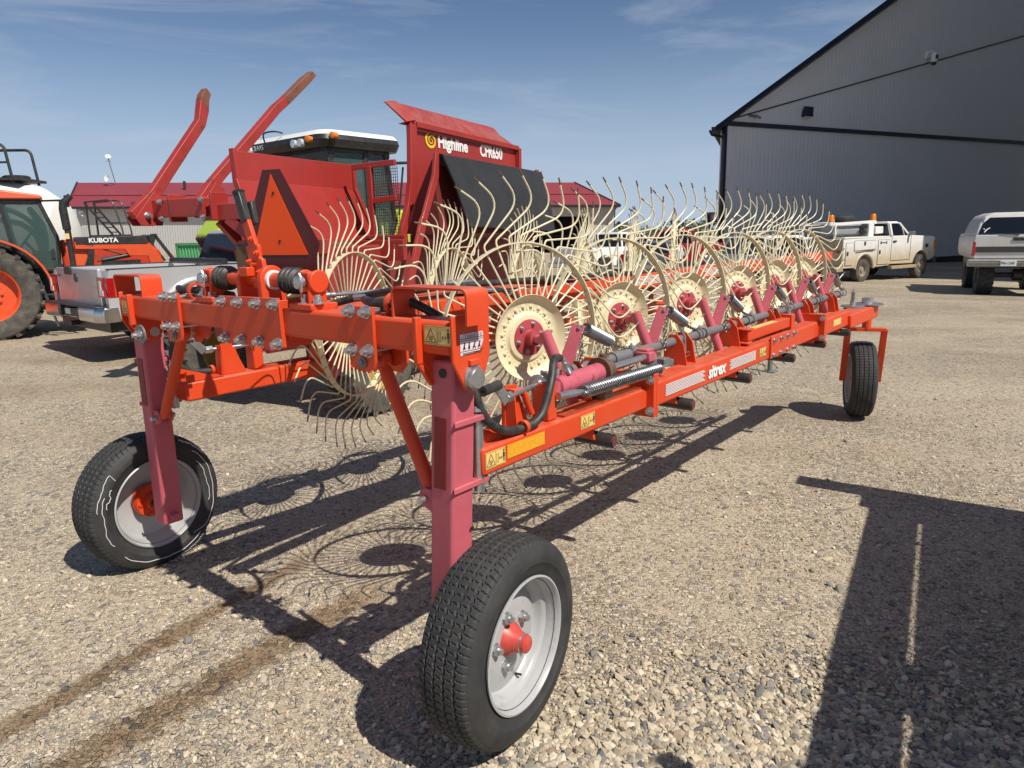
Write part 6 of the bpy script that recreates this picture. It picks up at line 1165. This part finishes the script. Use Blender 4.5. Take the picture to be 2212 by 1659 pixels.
def build_wagon():
    root = thing('utility_wagon', 'lifted white two door utility wagon seen from behind at the right edge', 'utility vehicle', (12.62, 17.7), R_(64)); D = (1, 0, 0); UP = (0, 0, 1); yc = .10; hw = 1.0
    m = mat('old_white_paint', (.60, .585, .56), .42, var=.06, vs=1.5, dirt=.3, dirtcol=(.34, .28, .21)); DG = DGLASS
    g = MB(); secs = []
    for (x, k) in ((.0, .98), (.12, 1.0), (2.4, 1.0), (3.5, .95)): secs.append([(x, yc+s*hw*k*f, z) for s, f, z in ((1, .96, .92), (1, 1, 1.05), (1, 1, 1.35), (1, .97, 1.5), (-1, .97, 1.5), (-1, 1, 1.35), (-1, 1, 1.05), (-1, .96, .92))])
    g.loft(secs); body = g.build('body', m, root, bevel=.02)
    g = MB(); sec2 = []
    for (x, k, dz) in ((.02, 0, 0), (.06, 0, 0), (2.4, 0, 0)): sec2.append([(x+(z-1.5)*(.55 if x < 1 else -.0), yc+s*f, z+dz) for s, f, z in ((1, .96, 1.49), (1, .86, 1.82), (1, .74, 1.98), (1, .55, 2.05), (-1, .55, 2.05), (-1, .74, 1.98), (-1, .86, 1.82), (-1, .96, 1.49))])
    g.loft(sec2); g.build('cap', m, root, bevel=.03)
    def rz(y, z, o=.0): return (.02+(z-1.5)*.55-o, y, z)
    g = MB(); P = [(.90, 1.53), (.80, 1.80), (.66, 1.93), (-.66, 1.93), (-.80, 1.80), (-.90, 1.53)]
    g.loft([[rz(yc+y, z, .004) for y, z in P], [rz(yc+y, z, .022) for y, z in P]]); w_ = g.build('rear_window', DG, root)
    text('window_lettering', 'Pow', .11, rz(yc-.18, 1.575, .026), (0, -1, 0), (.48, 0, .87), WHITEI, w_, ext=.001, shear=.3)
    g = MB(); g.tube([rz(yc+.78, 1.57, .026), rz(yc+.70, 1.66, .026)], .012, 5); g.tube([rz(yc+.80, 1.66, .026), rz(yc+.74, 1.62, .026), rz(yc+.66, 1.68, .026)], .012, 5); g.build('window_decal', WHITEI, w_); g = MB(); g.tube([rz(yc+.05, 1.50, .03), rz(yc+.45, 1.53, .04)], .012, 6); g.build('wiper', BLACKP, w_)
    g = MB(); g.b2((-.02, yc-hw*.97, 1.08), (-.004, yc+hw*.97, 1.22)); tr = g.build('tailgate_stripe', mat('dark_brown_stripe', (.05, .042, .035), .5, var=.15), body); text('stripe_lettering', 'BRONCO', .10, (-.024, yc-.10, 1.11), (0, -1, 0), UP, WHITEI, body, ext=.001, bold=.003)
    g = MB(); g.b2((-.02, yc-.16, 1.36), (-.003, yc+.16, 1.44)); g.build('handle', BLACKP, body, bevel=.006)
    for s in (1, -1): g = MB(); g.b2((-.03, yc+s*hw*.99-.06, 1.0), (.05, yc+s*hw*.99+.015, 1.34)); g.build('tail_light', REDLENS, root, bevel=.01)
    g = MB(); sec = [(-.20, .74), (-.22, .79), (-.22, .86), (-.20, .91), (-.02, .91), (.05, .74)]; g.loft([[(x, yc+y, z) for x, z in sec] for y in (-1.08, 1.08)]); bp = g.build('bumper', mat('dull_bumper', (.42, .40, .36), .45, .3, var=.15, dirt=.3), root, bevel=.012)
    g = MB()
    for z in (.78, .82, .87): g.b2((-.226, yc-1.06, z), (-.219, yc+1.06, z+.008))
    g.build('bumper_groove', BLACKP, bp); g = MB(); g.b2((-.235, yc+.07, .755), (-.228, yc+.40, .90)); lp = g.build('license_plate', WHITEI, bp); text('plate_lettering', 'PN-1240', .09, (-.237, yc+.39, .795), (0, -1, 0), UP, mat('plate_ink', (.05, .06, .12), .5), lp, sx=.85, ext=.001, bold=.001)
    g = MB(); g.b2((.0, yc-.8, .70), (3.4, yc+.8, .92)); g.cyl((.55, yc-.7, .50), (.55, yc+.7, .50), .06, 12); g.lathe([(0, -.15), (.15, -.1), (.15, .1), (0, .15)], (.55, yc-.1, .50), (0, 1, 0), 16); g.tube([(.3, yc-.4, .75), (.2, yc-.5, .5)], .04, 8); g.build('axle', BLACKP, root)
    for y in (yc-.76, yc+.62): simple_wheel(root, (.55, y, .46), .46, .36, .2, DKGREY, RUBBER, lugs=20, ax_sign=1 if y > 0 else -1); simple_wheel(root, (2.9, y, .46), .46, .36, .2, DKGREY, RUBBER, lugs=20, ax_sign=1 if y > 0 else -1)
    g = MB(); g.tube([rz(yc+.80, 1.83, .01), rz(yc+.76, 1.93, .03)], .02, 6); g.build('hinge', CHROME, root)
    return root
build_wagon()

def far_vehicle(name, label, cat, loc, rz, paint, kind, s=1.0):
    root = thing(name, label, cat, loc, rz); root.scale = (s, s, s); D = (1, 0, 0); UP = (0, 0, 1); hw = .92; L_ = 5.2 if kind == 'pickup' else 4.4
    if kind == 'pickup': poly = [(0, .5), (.55, .48)]+[(1.05-.42*math.cos(t), .42+.42*math.sin(t)) for t in np.linspace(.12, math.pi-.12, 9)]+[(1.5, .45), (3.6, .45)]+[(4.15-.42*math.cos(t), .42+.42*math.sin(t)) for t in np.linspace(.12, math.pi-.3, 9)]+[(L_, .55), (L_, 1.02), (4.95, 1.12), (3.75, 1.17), (1.9, 1.14), (0, 1.12)]; gl = [(1.95, 3.7), (2.05, 3.05)]; gt = 1.62
    else: poly = [(0, .45), (.5, .40)]+[(.85-.38*math.cos(t), .36+.38*math.sin(t)) for t in np.linspace(.12, math.pi-.12, 9)]+[(1.3, .35), (3.0, .35)]+[(3.55-.38*math.cos(t), .36+.38*math.sin(t)) for t in np.linspace(.12, math.pi-.3, 9)]+[(L_, .45), (L_, .78), (4.1, .92), (3.2, .98), (.5, .98), (.02, .92)]; gl = [(.35, 3.3), (.95, 2.5)]; gt = 1.36
    zb = 1.13 if kind == 'pickup' else .97
    if kind == 'suv': gl = [(.06, 3.3), (.22, 2.7)]; gt = 1.58
    g = MB(); side_solid(poly, -hw, hw, g); g.build('body', paint, root, bevel=.05, seg=3)
    g = MB(); g.loft([[(gl[0][0], -hw+.06, zb), (gl[0][1], -hw+.06, zb), (gl[0][1], hw-.06, zb), (gl[0][0], hw-.06, zb)], [(gl[1][0], -hw+.22, gt), (gl[1][1], -hw+.22, gt), (gl[1][1], hw-.22, gt), (gl[1][0], hw-.22, gt)]]); g.build('windows', DGLASS, root)
    g = MB(); a, b = gl[1]; g.loft([[(a-.05, -hw+.18, gt-.03), (b+.05, -hw+.18, gt-.03), (b+.05, hw-.18, gt-.03), (a-.05, hw-.18, gt-.03)], [(a+.05, -hw+.28, gt+.05), (b-.06, -hw+.28, gt+.05), (b-.06, hw-.28, gt+.05), (a+.05, hw-.28, gt+.05)]])
    for s2 in (-1, 1):
        for xb, xt in ((gl[0][0], a), (gl[0][1], b), ((gl[0][0]+gl[0][1])/2, (a+b)/2)): g.bar((xb, s2*(hw-.055), zb-.01), (xt, s2*(hw-.215), gt), .07, .08)
    g.build('roof', paint, root, bevel=.02)
    for y in (-hw+.12, hw-.12):
        for x in ((1.05, 4.15) if kind == 'pickup' else (.85, 3.55)): simple_wheel(root, (x, y, .36), .36, .22, .2, CHROMEB, RUBBER, ax_sign=1 if y > 0 else -1)
    for y in (-hw+.1, hw-.1):
        g = MB(); g.b2((-.02, y-.08, .72), (.03, y+.08, .95)); g.build('tail_light', REDLENS, root); g = MB(); g.b2((L_-.02, y-.12, .72), (L_+.02, y+.12, .88)); g.build('headlight', CLEARL, root)
    g = MB(); g.b2((-.14, -hw, .42), (.0, hw, .60)); g.build('bumper', CHROMEB, root, bevel=.03); g = MB(); g.b2((L_, -hw, .40), (L_+.12, hw, .58)); g.build('bumper', CHROMEB, root, bevel=.03)
    return root
REDCAR = mat('red_car_paint', (.42, .012, .02), .3, var=.06, vs=1, coat=.5); GREYCAR = mat('grey_car_paint', (.16, .17, .19), .3, .4, var=.06, vs=1, coat=.5); WCAR = mat('clean_white_paint', (.78, .78, .77), .3, var=.04, vs=1, coat=.4)
far_vehicle('pickup_truck', 'white pickup truck parked behind the rake in front of the open barn door', 'pickup', (1.9, 24.2), R_(35), WCAR, 'pickup', .92)
far_vehicle('parked_car', 'dark grey car parked between the white and the red pickup behind the rake', 'car', (4.5, 24.0), R_(70), GREYCAR, 'car', .9)
far_vehicle('pickup_truck', 'bright red pickup truck parked behind the far tine wheels', 'pickup', (9.4, 28.6), R_(160), REDCAR, 'pickup', 1.05)
far_vehicle('parked_car', 'white parked car behind the farthest tine wheels beside the service truck', 'car', (8.6, 22.4), R_(100), WCAR, 'suv', .9)

def build_small_things():
    # black stair frame
    root = thing('stair_frame', 'black steel stair frame with handrails standing before the grey barn', 'stairs', (-16.45, 28.6, gz(-16.45)+.15), R_(-6)); dx = 1.0
    g = MB()
    for y in (0, .5):
        g.bar((0.05, y, 0), (.05, y, 2.55), .05, .05); g.bar((.0, y, 2.52), (1.0, y, 1.30), .06, .06)
    for i in range(6): g.bar((.12+.15*i, 0, 2.35-.19*i), (.12+.15*i, .5, 2.35-.19*i), .05, .04)
    g.build('stair', BLACKP, root)
    g = MB()
    for y in (-.02, .52): g.tube(fillet([(.0, y, 2.55), (1.0, y, 2.62), (1.2, y, 2.5), (1.45, y, 1.45), (1.45, y, .0)], .12), .03, 6); g.tube([(.6, y, 1.75), (1.4, y, 1.75)], .022, 6)
    g.build('handrail', BLACKP, root)
    g = MB(); g.b2((.0, 0, 1.24), (1.5, .5, 1.30)); g.build('platform', BLACKP, root)
    # green corrugated bin
    root = thing('green_container', 'green corrugated container standing low before the grey barn', 'container', (-14.35, 31.5, gz(-14.35)-.55), R_(-8))
    g = MB(); pr = []; n = 40
    for i in range(n): pr += [(i*.14, 0), (i*.14+.05, 0), (i*.14+.07, -.05), (i*.14+.12, -.05)]
    g.prism(pr+[(n*.14, 2.3), (0, 2.3)], (0, 0, 0), (1, 0, 0), (0, 1, 0), 1.55); g.build('box', mat('green_sheet', (.10, .36, .15), .5, var=.15, vs=2), root); g = MB(); g.b2((-.05, -.1, 1.55), (5.65, .1, 1.66)); g.b2((-.05, -.1, .0), (.05, .05, 1.6)); g.build('frame', mat('green_frame', (.07, .25, .10), .5), root)
    # sign board far away
    root = thing('sign_board', 'dark roadside sign board with a pale panel far behind the rake', 'sign', (17.0, 60.0), 0)
    g = MB(); g.b2((-.75, -.06, 2.45), (.75, .06, 3.25)); g.build('board', mat('dark_board', (.06, .06, .06), .6, var=.2), root, bevel=.02); g = MB(); g.b2((-.45, -.07, 2.55), (.7, -.062, 3.15)); g.build('panel', mat('pale_panel', (.5, .42, .38), .6, var=.3, vs=3), root); g = MB(); g.lathe([(.2, 0), (.2, .01), (0, .01)], (-.1, -.08, 2.85), (0, -1, 0), 18); g.lathe([(.2, 0), (.2, .01), (0, .01)], (.42, -.08, 2.85), (0, -1, 0), 18); g.build('round_mark', WHITEI, root)
    for x in (-.5, .5): g = MB(); g.cyl((x, 0, 0), (x, 0, 2.5), .05, 8); g.build('post', DKGREY, root)
    # far wood on the horizon
    rr = np.random.default_rng(5); vs = []; fs = []; n = 30000
    x = rr.uniform(-330, 330, n); y = rr.uniform(250, 300, n); hmax = 4.6+1.5*np.sin(x*.09)+1.2*np.sin(x*.31+1)+.8*np.sin(x*.83)+rr.normal(0, .5, n); z = hmax*rr.random(n)**.7
    zg = -TILT*np.clip(x, -45, 30)
    for i in range(n):
        c = np.array((x[i], y[i], z[i]+zg[i])); a = rr.normal(0, 1, (3, 3)); a = a/np.linalg.norm(a, axis=1)[:, None]*rr.uniform(.5, 1.1)
        b = len(vs); vs += [tuple(c+a[0]), tuple(c+a[1]), tuple(c+a[2])]; fs.append((b, b+1, b+2))
    g = MB(); g.add(vs, fs); m = mat('far_foliage', (.055, .085, .035), .9, var=.5, vs=.25); o = g.build('far_wood', m); tag(o, 'dark green wood on the far horizon', 'wood', kind='stuff')
build_small_things()
